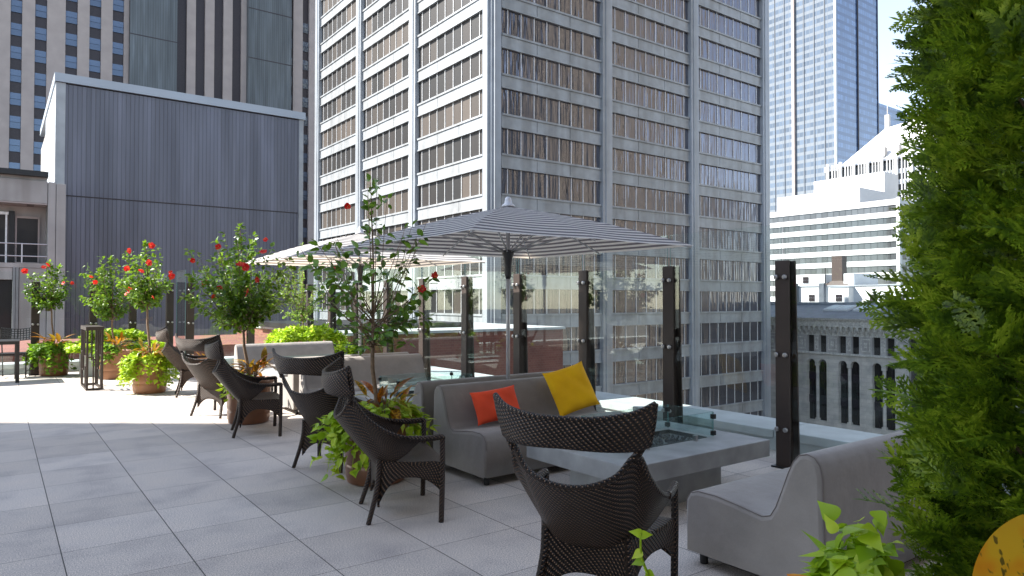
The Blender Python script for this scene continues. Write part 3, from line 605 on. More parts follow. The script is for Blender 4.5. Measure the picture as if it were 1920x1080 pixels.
def hib_tree(name, base, h0, ctr, rad, nbr, nlv, lsz, mat, flowers, lab, seed, fsz=.05, tr=.016, twist=.0, barestem=.25):
    """standard tree: trunk from base to h0, branches to points in the crown ellipsoid, leaves along the outer branches"""
    r2 = random.Random(seed); t = empty(name, base, lab, 'flowering tree' if flowers else 'small tree', 'hibiscus trees grown on single stems' if flowers else None)
    B = Vector(base); Cc = Vector(ctr)-B; top = Vector((Cc.x*.6, Cc.y*.6, h0-B.z)); tk = MB()
    z0 = Vector((0, 0, 0)); tk.tube([z0, top*.33+Vector((.008, -.006, 0)), top*.7+Vector((-.008, .006, 0)), top], [tr*1.15, tr, tr*.92, tr*.85], 9)
    lf = MB(); ends = []; bare0 = barestem
    for k in range(nbr):
        v = rv(r2); v *= r2.uniform(.35, 1)**.5
        e = Cc+Vector((v.x*rad[0], v.y*rad[0], v.z*rad[1]+(abs(v.z)**2)*rad[1]*.1))
        if e.z < top.z-.02: e.z = top.z+r2.uniform(-.03, .1)
        s = top+Vector((0, 0, r2.uniform(-.05, .5)*(Cc.z-top.z))); mid = s.lerp(e, .45)+Vector((0, 0, -.12*(e-s).length+r2.uniform(0, .05)))+rv(r2)*.03
        path = [s, s.lerp(mid, .6), mid, mid.lerp(e, .5)+Vector((0, 0, .01)), e]
        tk.tube([catmull(path, i/6) for i in range(7)], [.0065, .0055, .0045, .0035, .003, .0025, .0018], 5, 0, False); ends.append((path, e))
    lead = Cc+Vector((0, 0, rad[1]*1.02)); tk.tube([top, top.lerp(lead, .5)+Vector((.02, .01, 0)), lead], [tr*.75, tr*.45, .003], 7)
    ends += [([top, top.lerp(lead, .4), top.lerp(lead, .7), lead], lead)]*3
    for k in range(nlv):
        path, e = ends[r2.randrange(len(ends))]; u = barestem+(1-barestem)*r2.random()**.75; p = catmull(path, u); q = catmull(path, min(1, u+.05)); bd = (q-p) if (q-p).length > 1e-4 else Vector((0, 0, 1))
        d = rv(r2)*.9+bd.normalized()*.55+Vector((0, 0, .1)); d.normalize(); off = p+d*lsz*.35
        lf_ = lsz*r2.uniform(.6, 1.15); leaf(lf, off, d+Vector((0, 0, -.25)), (Vector((0, 0, 1))+rv(r2)*.7).normalized(), lf_, lf_*r2.uniform(.6, .75), SH_OV, .2, r2.uniform(.05, .35))
    autos(tk.build('trunk', 'bark', t)); lf.build('crown', mat, t)
    for f in flowers: flower(Vector(f)-B, (Vector((-.55, -.75, .15))+rv(r2)*.8), fsz*r2.uniform(.6, 1.2), t, r2)
    return t
def make_pot(mat):
    p = empty('plant_pot', (0, 0, 0), 'x', 'plant pot', 'round banded planters')
    prof = [(.215, 0), (.235, .012), (.247, .06), (.252, .13), (.246, .155), (.240, .165), (.252, .185), (.256, .21), (.252, .30), (.248, .315), (.257, .335), (.262, .42), (.268, .47), (.290, .478), (.298, .50), (.298, .53), (.285, .54), (.265, .535), (.262, .50), (.262, .49)]
    autos(MB().lathe(prof, (0, 0, 0), 48).build('body', mat, p)); MB().lathe([(.258, .485), (.258, .495)], (0, 0, 0), 32).build('soil', 'soil', p); return p
potA = make_pot('potm'); potB = make_pot('potter')
PT = [(potA, (2.57, 5.40), 'nearest copper brown banded pot between two wicker armchairs'), (None, (2.52, 8.90), 'second copper brown pot, right at the edge of the sunlit floor'),
      (potB, (2.02, 12.70), 'sunlit terracotta coloured pot with lime vines, right of the metal pedestal'), (None, (1.83, 15.35), 'terracotta coloured pot half hidden behind the metal pedestal'), (None, (.93, 16.72), 'far left terracotta coloured pot behind the lattice dining chair')]
last = None
for p0, (x, y), lab in PT:
    if p0 is None: p0 = copy_tree(last)
    else: last = p0
    p0.location = (x, y, 0); p0['label'] = lab
def tufts(name, loc, r, h, n, sz, mat, lab, cat, seed, spill=.3, shape=SH_HEART, dirs=None, group=None, ell=(1, 1)):
    """mounding plant: stems rise from the soil and leaves cover and spill over the rim"""
    r2 = random.Random(seed); t = empty(name, loc, lab, cat, group); lf = MB(); st = MB(); stems = []
    for k in range(max(14, n//14)):
        a = r2.uniform(0, 2*math.pi)
        if dirs: a = R(dirs[r2.randrange(len(dirs))])+r2.gauss(0, .38)
        out = r*(.3+.75*r2.random()**.6); e = Vector((math.cos(a)*out*ell[0], math.sin(a)*out*ell[1], 0)); zz = h*r2.uniform(.3, 1)*(1-.5*(out/r)**2)
        if spill and out > r*.7: zz = -spill*r2.random()**.8+.03
        m_ = Vector((e.x*.75, e.y*.75, max(zz, .02)+h*.35)); pth = [Vector((e.x*.2, e.y*.2, 0)), Vector((e.x*.45, e.y*.45, h*.5)), m_, Vector((e.x, e.y, zz))]
        st.tube([catmull(pth, i/6) for i in range(7)], .0022, 4, 0, False); stems.append(pth)
    for k in range(n):
        pth = stems[r2.randrange(len(stems))]; u = .35+.65*r2.random()**.7; p = catmull(pth, u)+rv(r2)*sz*.55; o = Vector((p.x, p.y, 0)); o = o.normalized() if o.length > .01 else rv(r2)
        d = o*.8+rv(r2)*.7+Vector((0, 0, -.15)); l_ = sz*r2.uniform(.55, 1.2); leaf(lf, p, d, (Vector((0, 0, 1))+o*.6+rv(r2)*.45).normalized(), l_, l_*r2.uniform(.6, .85), shape, .15, r2.uniform(0, .35))
    st.build('stems', mat, t); lf.build('foliage', mat, t, shape is SH_FINE); return t
def crotons(name, loc, n, ln, mat, lab, seed, spread=.75, wd=.28):
    r2 = random.Random(seed); t = empty(name, loc, lab, 'croton plant', None); lf = MB(); st = MB()
    for k in range(n):
        a = 2*math.pi*k*.382+r2.uniform(-.3, .3); el = r2.uniform(.0, 1.35); z = r2.uniform(.02, .16); d = Vector((math.cos(a)*math.cos(el), math.sin(a)*math.cos(el), math.sin(el)))
        l_ = ln*r2.uniform(.6, 1.15); q_ = r2.uniform(.02, .17); p = Vector((math.cos(a)*q_, math.sin(a)*q_, z)); st.tube([Vector((0, 0, 0)), p*.6, p+d*.03], .003, 4)
        d = (d+rv(r2)*.35).normalized(); n_ = 9; s = d.cross(Vector((0, 0, 1))); s = s.normalized() if s.length > .05 else Vector((1, 0, 0)); nn = s.cross(d); sh = [(i/n_, .5*math.sin(math.pi*min(1, (i/n_)**.85))**.8) for i in range(n_+1)]
        leaf(lf, p+d*.03, d, (nn+rv(r2)*.25).normalized(), l_, l_*wd*r2.uniform(.8, 1.2), sh, .35, r2.uniform(.25, .8))
    st.build('stems', 'bark', t); lf.build('foliage', mat, t, True); return t
# nearest hibiscus: tall open crown with big leaves
hib_tree('hibiscus_tree', (2.57, 5.40, .49), 1.12, (2.52, 5.42, 1.68), (.62, .80), 46, 620, .080, 'hibdark', [(2.96, 5.12, 1.71), (2.87, 5.16, 1.60), (2.35, 5.50, 2.30), (2.28, 5.62, 1.74)],
         'nearest hibiscus with tall open crown of large dark leaves over the copper brown pot', 11, .042, .019, .0, .42)
hib_tree('hibiscus_tree', (2.52, 8.90, .49), 1.12, (2.42, 8.97, 1.72), (.74, .68), 80, 3200, .070, 'hib', [(2.15, 8.9, 2.15), (2.62, 8.6, 2.24), (2.3, 8.5, 1.92), (2.36, 8.48, 1.90), (2.55, 8.45, 2.08), (1.98, 8.8, 1.72), (2.1, 8.6, 1.66), (1.88, 9.0, 1.98), (2.38, 8.45, 1.6), (2.05, 8.7, 1.55), (2.5, 8.5, 1.75)],
         'second hibiscus with dense bushy crown and many red flowers, left of the far parasol', 12, .048, .02)
hib_tree('hibiscus_tree', (2.02, 12.70, .49), 1.38, (1.95, 12.75, 1.86), (.46, .56), 46, 1600, .068, 'hib', [(1.98, 12.35, 2.38), (1.83, 12.3, 1.98), (1.94, 12.3, 2.1), (2.28, 12.5, 1.96), (1.7, 12.6, 2.3), (2.0, 12.3, 1.56), (2.3, 12.5, 1.9)],
         'third hibiscus with slender trunk standing in the pot with lime vines', 13, .052, .02)
hib_tree('hibiscus_tree', (1.83, 15.35, .49), 1.10, (1.74, 15.30, 1.68), (.62, .62), 54, 2200, .068, 'hib', [(1.95, 14.8, 2.1), (1.45, 14.9, 1.84), (1.95, 14.7, 1.62), (2.0, 14.8, 1.72), (1.4, 15.0, 1.95)],
         'fourth hibiscus with wide crown behind the metal pedestal', 14, .056, .018)
hib_tree('hibiscus_tree', (.93, 16.72, .49), 1.28, (.85, 16.75, 1.74), (.42, .50), 40, 1500, .068, 'hib', [(.42, 16.5, 2.07), (.72, 16.3, 2.14), (1.05, 16.3, 1.84), (1.2, 16.4, 1.85), (.8, 16.3, 2.2)],
         'leftmost hibiscus at the far corner behind the lattice dining chair', 15, .056, .016)
# underplanting, one plant per side of each pot
tufts('sweet_potato_vine', (2.57, 5.40, .50), .46, .12, 1500, .072, 'lime', 'bright green vine spilling over the nearest copper brown pot', 'trailing vine', 21, .42, SH_HEART, (195, 175, 215, -20, 0, 225))
crotons('croton_plant', (2.62, 5.33, .52), 34, .22, 'croton', 'croton with orange and yellow veined leaves in the nearest copper brown pot', 22)
tufts('sweet_potato_vine', (2.52, 8.90, .50), .32, .10, 220, .07, 'lime', 'lime vine at the left rim of the second copper brown pot', 'trailing vine', 23, .25, SH_HEART, (170, 200, 240))
crotons('croton_plant', (2.55, 8.84, .54), 36, .19, 'croton', 'croton with golden and orange leaves in the second pot', 24, .75, .34)
tufts('sweet_potato_vine', (2.02, 12.70, .50), .42, .12, 3000, .066, 'lime', 'pair of lime vine cushions spilling over the sunlit terracotta pot', 'trailing vine', 25, .40, SH_HEART, (160, 190, 215, -35, -10, -60))
crotons('croton_plant', (2.05, 12.62, .56), 40, .18, 'croton', 'reddish croton around the trunk of the third hibiscus', 26)
tufts('sweet_potato_vine', (1.83, 15.35, .50), .36, .12, 700, .08, 'fern', 'green vine in the pot half hidden by the metal pedestal', 'trailing vine', 27, .35, SH_HEART, (190, 240, 150))
crotons('croton_plant', (1.86, 15.25, .56), 32, .20, 'croton', 'yellow croton below the fourth hibiscus', 28)
tufts('sweet_potato_vine', (.93, 16.72, .50), .46, .12, 1100, .085, 'fern', 'green vine hanging low over the far left pot', 'trailing vine', 29, .45, SH_HEART, (180, 210, 240, -60, -100))
crotons('croton_plant', (.95, 16.66, .56), 30, .27, 'croton', 'tall broad leaved croton in the far left pot', 30, .75, .3)
# rectangular planters with lime foliage
def box_planter(x0, x1, y0, y1, h, lab):
    t = empty('box_planter', ((x0+x1)/2, (y0+y1)/2, 0), lab, 'planter'); X, Y = (x1-x0)/2, (y1-y0)/2
    m = MB(); m.box(-X, X, -Y, Y, 0, h-.05); bevel(m.build('planter_body', 'coping', t), .01)
    MB().box(-X+.03, X-.03, -Y+.03, Y-.03, h-.048, h-.02).build('soil', 'soil', t)
    rm = MB()
    for a in ((-X-.01, X+.01, -Y-.01, -Y+.03), (-X-.01, X+.01, Y-.03, Y+.01), (-X-.01, -X+.03, -Y+.032, Y-.032), (X-.03, X+.01, -Y+.032, Y-.032)): rm.box(a[0], a[1], a[2], a[3], h-.047, h)
    rm.build('rim', 'coping', t); return t
def mound(x0, x1, y0, y1, z, h, n, sz, mat, lab, seed, spill=.12, over=.12):
    r2 = random.Random(seed); cx, cy = (x0+x1)/2, (y0+y1)/2; t = empty('lime_groundcover', (cx, cy, z), lab, 'foliage plant'); lf = MB(); st = MB(); X, Y = (x1-x0)/2, (y1-y0)/2
    for k in range(n):
        u, v = r2.uniform(-1, 1)*(1+over/X), r2.uniform(-1, 1)*(1+over/Y); m_ = max(abs(u), abs(v)); top = h*(1-max(0, m_-.55)**2*3.2)*(1+.22*math.sin(u*7+seed)*math.cos(v*5))
        if m_ > 1: top = h*.1
        p = Vector((u*X, v*Y, top*(.35+.65*r2.random()**.4)-(spill*r2.random() if m_ > .95 else 0))); o = Vector((u, v, 0))
        d = o*.8+rv(r2)*.9; l_ = sz*r2.uniform(.6, 1.2); leaf(lf, p, d, (Vector((0, 0, 1))+o*.5+rv(r2)*.45).normalized(), l_, l_*.75, SH_HEART, .15, r2.uniform(0, .4))
        if k % 12 == 0: st.tube([Vector((p.x*.8, p.y*.8, 0)), p], .002, 3, 0, False)
    st.build('stems', mat, t); lf.build('foliage', mat, t); return t
box_planter(1.36, 2.55, 15.95, 16.72, .66, 'pale stone box planter behind the metal pedestal')
mound(1.36, 2.55, 15.95, 16.72, .62, .24, 2200, .095, 'lime', 'lime green foliage filling the pale stone box planter at the left', 41, .15, .25)
box_planter(4.25, 5.55, 12.95, 13.9, .62, 'pale box planter behind the farthest sofa')
mound(4.25, 5.55, 12.95, 13.9, .60, .34, 3600, .085, 'lime', 'bright lime green foliage mound behind the farthest sofa', 42, .2, .15)
# pale trailing small tree in that planter
hib_tree('birch_sapling', (4.9, 13.5, .62), 1.05, (4.82, 13.5, 1.75), (.62, .85), 44, 1900, .045, 'birch', [], 'slender sapling with tiny pale leaves rising from the lime foliage', 43, .05, .012, .0, .1)
crotons('croton_plant', (3.3, 14.5, .22), 30, .20, 'bigcroton', 'yellow croton low behind the farthest armchair', 44)
pt6 = copy_tree(last); pt6.location = (3.3, 14.5, -.0); pt6.scale = (.8, .8, .8); pt6['label'] = 'small terracotta pot behind the farthest armchair'
# ---------------------------------------------------------- hedge, trough and near leaves
tr_ = box_planter(.95, 2.45, .02, .84, .78, 'long planter trough holding the tall evergreen')
def sprays():
    # a library of flat frond meshes -> one foliage mesh
    r2 = random.Random(5); lib = []
    for q in range(6):
        vs = []; fs = []
        def blade(p, d, l, wd, nrm):
            s = d.cross(nrm).normalized(); b = len(vs); k = nrm*.0015
            vs.extend([p-s*wd*.35, p+d*l*.5-s*wd*.5+k, p+d*l, p+d*l*.5+s*wd*.5+k, p+s*wd*.35]); fs.append((b, b+1, b+2, b+3, b+4))
        Ln = r2.uniform(.085, .125); nrm = Vector((0, 0, 1)); ax = Vector((0, 1, 0)); droop = r2.uniform(.1, .3)
        def P(t): return Vector((.01*math.sin(t*3+q), t*Ln, -droop*Ln*t*t))
        for i in range(8): a = P(i/8); b_ = P((i+1)/8); blade(a, (b_-a).normalized(), (b_-a).length*1.6, .0042, nrm)
        for i in range(1, 9):
            for sgn in (-1, 1):
                t = (i-.4+.3*sgn*.5)/9; p = P(t); L1 = Ln*(.50-.40*abs(t-.25))*r2.uniform(.75, 1.1); d = Vector((sgn*.72, .69+r2.uniform(-.1, .1), r2.uniform(-.12, .12))).normalized()
                blade(p, d, L1, .0042, nrm)
                for j in range(1, 5):
                    for s2 in (-1, 1):
                        pp = p+d*L1*j/5; dd = (d+Vector((d.y, -d.x, 0))*s2*.75).normalized(); blade(pp, dd, L1*(.42-.06*j)*r2.uniform(.7, 1.2), .0036, nrm)
        lib.append((np.array([tuple(v) for v in vs]), np.array(fs)))
    return lib
def arborvitae(loc, rad, zlo, zhi, n, lab, seed):
    r = np.random.RandomState(seed); lib = sprays(); V = []; F_ = []; off = 0
    t = empty('arborvitae', loc, lab, 'evergreen shrub')
    for k in range(n):
        a = r.uniform(0, 2*np.pi)
        # only dense where the crown surface can be seen from the terrace, thinner behind
        z = r.uniform(zlo, zhi); lay = r.rand()**1.5
        lump = 1+.07*math.sin(3*a+z*4.1)+.05*math.sin(7*a-z*9)+.05*math.sin(z*13+a*2)
        rr = rad*lump*(1-.45*max(0, (z-(zhi-.8))/.8))*(1-.38*lay)-.05
        p = np.array([math.cos(a)*rr, math.sin(a)*rr, z]); el = r.uniform(.15, .95)
        out = np.array([math.cos(a+r.normal()*.45), math.sin(a+r.normal()*.45), 0])
        y = out*math.cos(el)+np.array([0, 0, math.sin(el)]); y /= np.linalg.norm(y)
        x = np.cross(y, [0, 0, 1.]); x /= np.linalg.norm(x); ro = r.normal()*.9; zz = np.cross(x, y); x2 = x*math.cos(ro)+zz*math.sin(ro); z2 = np.cross(x2, y)
        v, f = lib[r.randint(6)]; sc = r.uniform(.95, 1.6); V.append((v@np.stack([x2, y, z2]))*sc+p); F_.append(f+off); off += len(v)
    V = np.concatenate(V); F_ = np.concatenate(F_); me = bpy.data.meshes.new('crown')
    me.vertices.add(len(V)); me.vertices.foreach_set('co', V.astype(np.float32).ravel()); nf = len(F_); me.loops.add(nf*5); me.loops.foreach_set('vertex_index', F_.ravel().astype(np.int32))
    me.polygons.add(nf); me.polygons.foreach_set('loop_start', np.arange(nf, dtype=np.int32)*5); me.polygons.foreach_set('loop_total', np.full(nf, 5, dtype=np.int32)); me.update(calc_edges=True); me.validate()
    me.materials.append(M['arb']); o = bpy.data.objects.new('crown', me); C.objects.link(o); o.parent = t
    tk = MB(); tk.tube([(0, 0, 0), (0.01, 0, 1), (0, .01, zhi-.3)], [.05, .035, .01], 10); r2 = random.Random(2)
    for k in range(90):
        a = r2.uniform(0, 6.28); z = r2.uniform(.1, zhi-.5); q = rad*.75; tk.tube([(0, 0, z), (math.cos(a)*q*.5, math.sin(a)*q*.5, z+.12), (math.cos(a)*q, math.sin(a)*q, z+.3)], [.010, .007, .003], 5, 0, False)
    tk.build('trunk', 'bark', t)
arborvitae((2.0, .43, .76), .38, .02, 2.6, 5200, 'tall dense evergreen column filling the right edge', 3)
tufts('sweet_potato_vine', (1.56, .76, .80), .17, .24, 300, .055, 'lime', 'lime green vine at the foot of the tall evergreen', 'trailing vine', 51, .12, SH_FINE, (100, 140, 60, 170), None, (1, .8))
def onecroton(loc, tip, up, wd, lab, seed, mat='bigcroton'):
    t = empty('croton_plant', loc, lab, 'croton plant'); p = Vector(tip[0])-Vector(loc); d = Vector(tip[1])-Vector(tip[0]); m = MB(); n_ = 16
    leaf(m, p, d, Vector(up), d.length, wd, [(i/n_, .5*math.sin(math.pi*(i/n_)**.8)**.7) for i in range(n_+1)], .22, .25)
    m.build('leaf', 'cornerleaf', t, True); s = MB().tube([(0, 0, 0), p*.6+Vector((0, 0, -.03)), p+d*.04], [.006, .005, .003], 7); s.build('stem', 'bark', t, True); return t
onecroton((1.03, .40, .78), ((1.023, .372, 1.10), (1.169, .324, 1.228)), (-.6, -.65, .45), .085, 'large golden orange croton leaf in the bottom right corner', 1)
onecroton((1.20, .58, .78), ((1.16, .60, .965), (1.135, .70, 1.042)), (-.3, -.35, .9), .06, 'golden croton leaf at the bottom edge under the lime vine', 2)
# young vine shoot rising at the bottom edge
vt = empty('vine_shoot', (.975, .81, .78), 'thin young lime vine shoot rising before the nearest armchair', 'vine shoot'); st = MB(); pth = [Vector((0, 0, 0)), Vector((-.02, .03, .14)), Vector((-.03, .05, .22)), Vector((-.045, .06, .27)), Vector((-.045, .062, .312))]
st.tube([catmull(pth, i/12) for i in range(13)], [.0028]*9+[.002]*4, 6); st.build('stem', 'lime', vt, True); lf = MB(); r2 = random.Random(8)
for u, sx in ((.99, -1), (.97, 1), (.80, -1), (.72, -1), (.60, 1), (.55, -1), (.45, 1)):
    p = catmull(pth, u); d = (_R*sx*.8+Vector((0, 0, .25 if u > .9 else -.5))+rv(r2)*.2); leaf(lf, p, d, Vector((-.5, -.6, .5)), .022, .014, SH_FINE, .2, .2)
lf.build('foliage', 'lime', vt, True)

# ------------------------------------------------------------ metal pedestal, dining set
pd = empty('metal_pedestal', (1.325, 14.0, 0), 'tall black open metal pedestal with stepped bars', 'pedestal'); X, Y, H = .125, .46, 1.06
m = MB(); b_ = .034
for sx in (-1, 1):
    for sy in (-1, 1): m.box(sx*X-(b_ if sx > 0 else 0), sx*X+(0 if sx > 0 else b_), sy*Y-(b_ if sy > 0 else 0), sy*Y+(0 if sy > 0 else b_), 0, H-.061)
for sx in (-1, 1): m.box(sx*X-(b_ if sx > 0 else 0), sx*X+(0 if sx > 0 else b_), -Y+b_+.001, Y-b_-.001, .0, b_)
for sy in (-1, 1): m.box(-X+b_+.001, X-b_-.001, sy*Y-(b_ if sy > 0 else 0), sy*Y+(0 if sy > 0 else b_), 0, b_)
m.build('frame', 'bronze', pd); MB().box(-X-.006, X+.006, -Y-.006, Y+.006, H-.06, H).build('top', 'bronze', pd)
br = MB()
for sx in (-1, 1):
    x0 = sx*X-(.022 if sx > 0 else 0); x1 = x0+.022
    for c_, lo, hi in ((-.22, b_+.001, .42), (-.12, .55, H-.062), (.10, .30, H-.062), (.26, b_+.001, .62)): br.box(x0, x1, c_, c_+.022, lo, hi)
    br.box(x0, x1, -Y+b_+.001, -.221, .398, .42); br.box(x0, x1, -Y+b_+.001, -.121, .551, .573); br.box(x0, x1, .123, .259, .301, .323); br.box(x0, x1, .283, Y-b_-.001, .598, .62)
for sy in (-1, 1):
    y0 = sy*Y-(.022 if sy > 0 else 0); y1 = y0+.022
    br.box(-.03, -.008, y0, y1, b_+.001, .56); br.box(-X+b_+.001, -.031, y0, y1, .538, .56); br.box(.03, .052, y0, y1, .44, H-.062); br.box(.053, X-b_-.001, y0, y1, .44, .462)
br.build('bars', 'bronze', pd)
dt = empty('dining_table', (-.14, 16.0, 0), 'black square dining table cut by the left edge', 'dining table'); m = MB()
for sx in (-1, 1):
    for sy in (-1, 1): MB().box(sx*.45-.03, sx*.45+.03, sy*.40-.03, sy*.40+.03, 0, .699).build('leg', 'black', dt)
MB().box(-.48, .48, -.43, .43, .70, .76).build('tabletop', 'black', dt)
dc = empty('dining_chair', (.28, 16.75, 0), 'black dining chair with lattice back beside the black table', 'dining chair', None, R(170))
m = MB()
for sx in (-1, 1): m.tube([(sx*.22, .2, 0), (sx*.22, .2, .44)], .012, 8); m.tube([(sx*.22, -.24, 0), (sx*.23, -.22, .45), (sx*.26, -.27, .93)], .012, 8)
m.tube([(-.22, .2, .44), (.22, .2, .44)], .010, 6); m.tube([(-.22, -.22, .44), (.22, -.22, .44)], .010, 6)
for sx in (-1, 1): m.tube([(sx*.22, .2, .44), (sx*.22, -.22, .44)], .010, 6); m.tube([(sx*.22, .2, .12), (sx*.22, -.235, .12)], .008, 6)
m.build('frame', 'black', dc); q = MB(); q.box(-.21, .21, -.21, .19, .451, .475); q.build('seat', 'black', dc)
m = MB()
def bk(u, z): return (u*.26, -.25-.05*(1-u*u)-.06*(z-.7)*2, z+.035*u*u)
for z in (.70, .745, .79, .835, .88, .925): m.tube([bk(i/5-1, z) for i in range(11)], .0085, 5)
for i in range(-5, 6): m.tube([bk(i/5.2, .70), bk(i/5.2, .925)], .0075, 5)
m.build('lattice_back', 'black', dc)

# ============================================================ BUILDINGS
# ------------------------------------------------------------ central office tower
TX, TY = 35.2, 50.8; BW, PW = 12.22, 1.36
tw = empty('office_tower', (TX, TY, -46), 'pale metal clad office tower with ribbon windows behind the parasols', 'office tower')
def tp(mb, name, mats, smooth=False, parent=None):
    o = mb.build(name, mats, parent or tw); o.location = -Vector(tw.location) if not parent else (0, 0, 0); return o
TOPZ = 47
core = MB(); core.box(TX+.62, TX+41.3, TY+.62, TY+41.3, -45.9, TOPZ); tp(core, 'wall', 'recess')
pan = MB()
bays = [('l', TY+1.30+k*13.66) for k in range(3)]+[('r', TX+1.10+k*13.58) for k in range(3)]
# the pier positions: corner pier, two between, end pier
def pier(face, a, wdt):
    m = MB(); 
    if face == 'l':
        m.box(TX-.32, TX+.60, a, a+wdt, -45.8, TOPZ+1, 0); m.box(TX-.40, TX-.325, a+wdt*.28, a+wdt*.72, -45.8, TOPZ+1, 0)
    else:
        m.box(a, a+wdt, TY-.32, TY+.60, -45.8, TOPZ+1, 0); m.box(a+wdt*.28, a+wdt*.72, TY-.40, TY-.325, -45.8, TOPZ+1, 0)
    tp(m, 'pier', 'pier')
cm = MB(); cm.box(TX-.05, TX+1.02, TY-.05, TY+1.22, -45.8, TOPZ+1); cm.box(TX-.32, TX-.053, TY+.2, TY+.95, -45.8, TOPZ+1); cm.box(TX+.15, TX+.85, TY-.32, TY-.053, -45.8, TOPZ+1); tp(cm, 'corner_pier', 'pier')
for k in range(3): pier('l', TY+1.30+BW+.04+k*13.66, PW); pier('r', TX+1.10+BW+.04+k*13.58, PW-.06)
P0 = 24.27; PER = 3.62; r2 = random.Random(9)
for face, a0 in bays:
    fl = face == 'l'
    ks = range(-8, 6) if fl else range(-11, 5)
    for k in range(-19, 7):
        zt = P0+PER*k; zb = zt-2.30  # window between zb and zt
        if zb < -45 or zt > TOPZ-.2: continue
        # spandrel above the window: lower lip, panel, sill lip
        s = MB(); d0 = -.12
        def bx(m, u0, u1, dep0, dep1, z0, z1, mi=0):
            if fl: m.box(TX+dep0, TX+dep1, u0, u1, z0, z1, mi)
            else: m.box(u0, u1, TY+dep0, TY+dep1, z0, z1, mi)
        bx(s, a0, a0+BW, -.10, .58, zt, zt+.12); bx(s, a0, a0+BW, -.13, .58, zt+1.14, zt+1.32)
        for j in range(3):
            u0 = a0+.0+j*BW/3+.03*(j > 0); u1 = a0+(j+1)*BW/3-.03*(j < 2); bx(s, u0, u1, -.03, .57, zt+.123, zt+1.137)
        tp(s, 'spandrel', 'panel')
        if k not in ks: continue
        # ribbon window: narrow end panes and six wide ones, thin pale mullions
        edges = [a0+.02, a0+.75]+[a0+.75+(BW-1.5)*j/7 for j in range(1, 7)]+[a0+BW-.75, a0+BW-.02]
        m = MB(); curt = r2.random() < .16
        for j in range(len(edges)-1):
            u0, u1 = edges[j], edges[j+1]; q = r2.random(); mi = (2 if (curt or q < .14) else (1 if q < .45 else 0)) if fl else 0
            dd = .15+r2.uniform(-.006, .006)
            if fl: m.add([(TX+dd, u1, zb), (TX+dd, u0, zb), (TX+dd, u0, zt), (TX+dd, u1, zt)], [(0, 1, 2, 3)], mi)
            else: m.add([(u0, TY+dd, zb), (u1, TY+dd, zb), (u1, TY+dd, zt), (u0, TY+dd, zt)], [(0, 1, 2, 3)], mi)
            if j: bx(m, u0-.028, u0+.028, .08, .138, zb+.001, zt-.001, 3)
        tp(m, 'window', (['wdark', 'wmid', 'wblind', 'mull'] if fl else ['wshade', 'wshade', 'wshade', 'mull']))
# ------------------------------------------------------------ limestone skyscraper far left
ts = empty('limestone_skyscraper', (20, 144, -46), 'tall limestone skyscraper with vertical window strips at the upper left', 'skyscraper')
def sp(mb, name, mats): o = mb.build(name, mats, ts); o.location = -Vector(ts.location); return o
Y0 = 144
b = MB(); b.box(-30, 60, Y0+.6, Y0+40, -45.9, 78); sp(b, 'wall', 'towerdark')
strips = [(-26.5, -24.8), (-23.1, -21.4), (-18.6, -16.9), (-15.2, -13.4), (-11.6, -9.8), (-7.2, -5.4), (-3.6, -1.8), (1.3, 2.9), (4.7, 6.4), (9.1, 10.9), (12.7, 14.5), (16.3, 18.1)]
dark = [(26.8, 28.7), (30.3, 32.0), (33.7, 35.4), (37.1, 38.8)]; rstr = [(48.5, 49.3), (51.3, 52.7), (55.0, 56.8)]
px = -30
for a, c in strips: m = MB(); m.box(px, a, Y0, Y0+.59, -45.8, 79); sp(m, 'pier', 'stonep'); px = c
m = MB(); m.box(18.1, 18.9, Y0, Y0+.59, -45.8, 79); sp(m, 'pier', 'stonep')
for a, c in ((18.9, 26.8), (39.8, 48.5)):
    m = MB(); m.box(a, c, Y0-1.2, Y0+.59, -45.8, 78.5); sp(m, 'ribbed_panel', 'ribgrey')
    for z in (29, 39.5, 50, 60): MB_ = MB().box(a-.01, c+.01, Y0-1.23, Y0-1.203, z, z+.18); sp(MB_, 'panel_joint', 'towerdark')
for a, c in ((28.7, 30.3), (32.0, 33.7), (35.4, 37.1), (38.8, 39.8), (49.3, 51.3), (52.7, 55.0), (56.8, 60)): m = MB(); m.box(a, c, Y0, Y0+.59, -45.8, 79); sp(m, 'pier', 'stonep')
for a, c in strips[6:]+rstr[:2]:
    for k in range(-8, 4):
        zt = 48.4+3.95*k; m = MB(); mi = 0
        for h0, h1 in ((0, 1.0), (1.06, 2.07)):
            y = Y0+.42+r2.uniform(-.01, .01); m.add([(a+.05, y, zt-h1), (c-.05, y, zt-h1), (c-.05, y, zt-h0), (a+.05, y, zt-h0)], [(0, 1, 2, 3)])
        sp(m, 'window', 'tblue')
# ------------------------------------------------------------ windowless metal clad block
mb_ = empty('metal_clad_block', (9.5, 46, -46), 'windowless dark blue ribbed metal block with pale coping', 'building')
def bp_(m, name, mats): o = m.build(name, mats, mb_); o.location = -Vector(mb_.location); return o
bp_(MB().box(2.95, 16.15, 46.0, 61.5, -45.9, 7.30), 'lower_wall', 'ribblue'); bp_(MB().box(2.95, 16.15, 45.94, 61.5, 7.36, 13.55), 'upper_wall', 'ribblue')
bp_(MB().box(2.94, 16.16, 45.98, 46.5, 7.302, 7.358), 'joint', 'towerdark')
bp_(MB().box(2.49, 2.945, 45.92, 46.6, -45.9, 13.6), 'corner_column', 'panel'); bp_(MB().box(16.155, 16.45, 45.92, 46.6, -45.9, 13.7), 'corner_column', 'panel')
bp_(MB().box(2.49, 2.948, 46.605, 56, -45.9, 13.5), 'side_wall', 'ribwhite'); bp_(MB().box(2.49, 2.948, 56.005, 62, -45.9, 12.6), 'side_wall', 'oldstone')
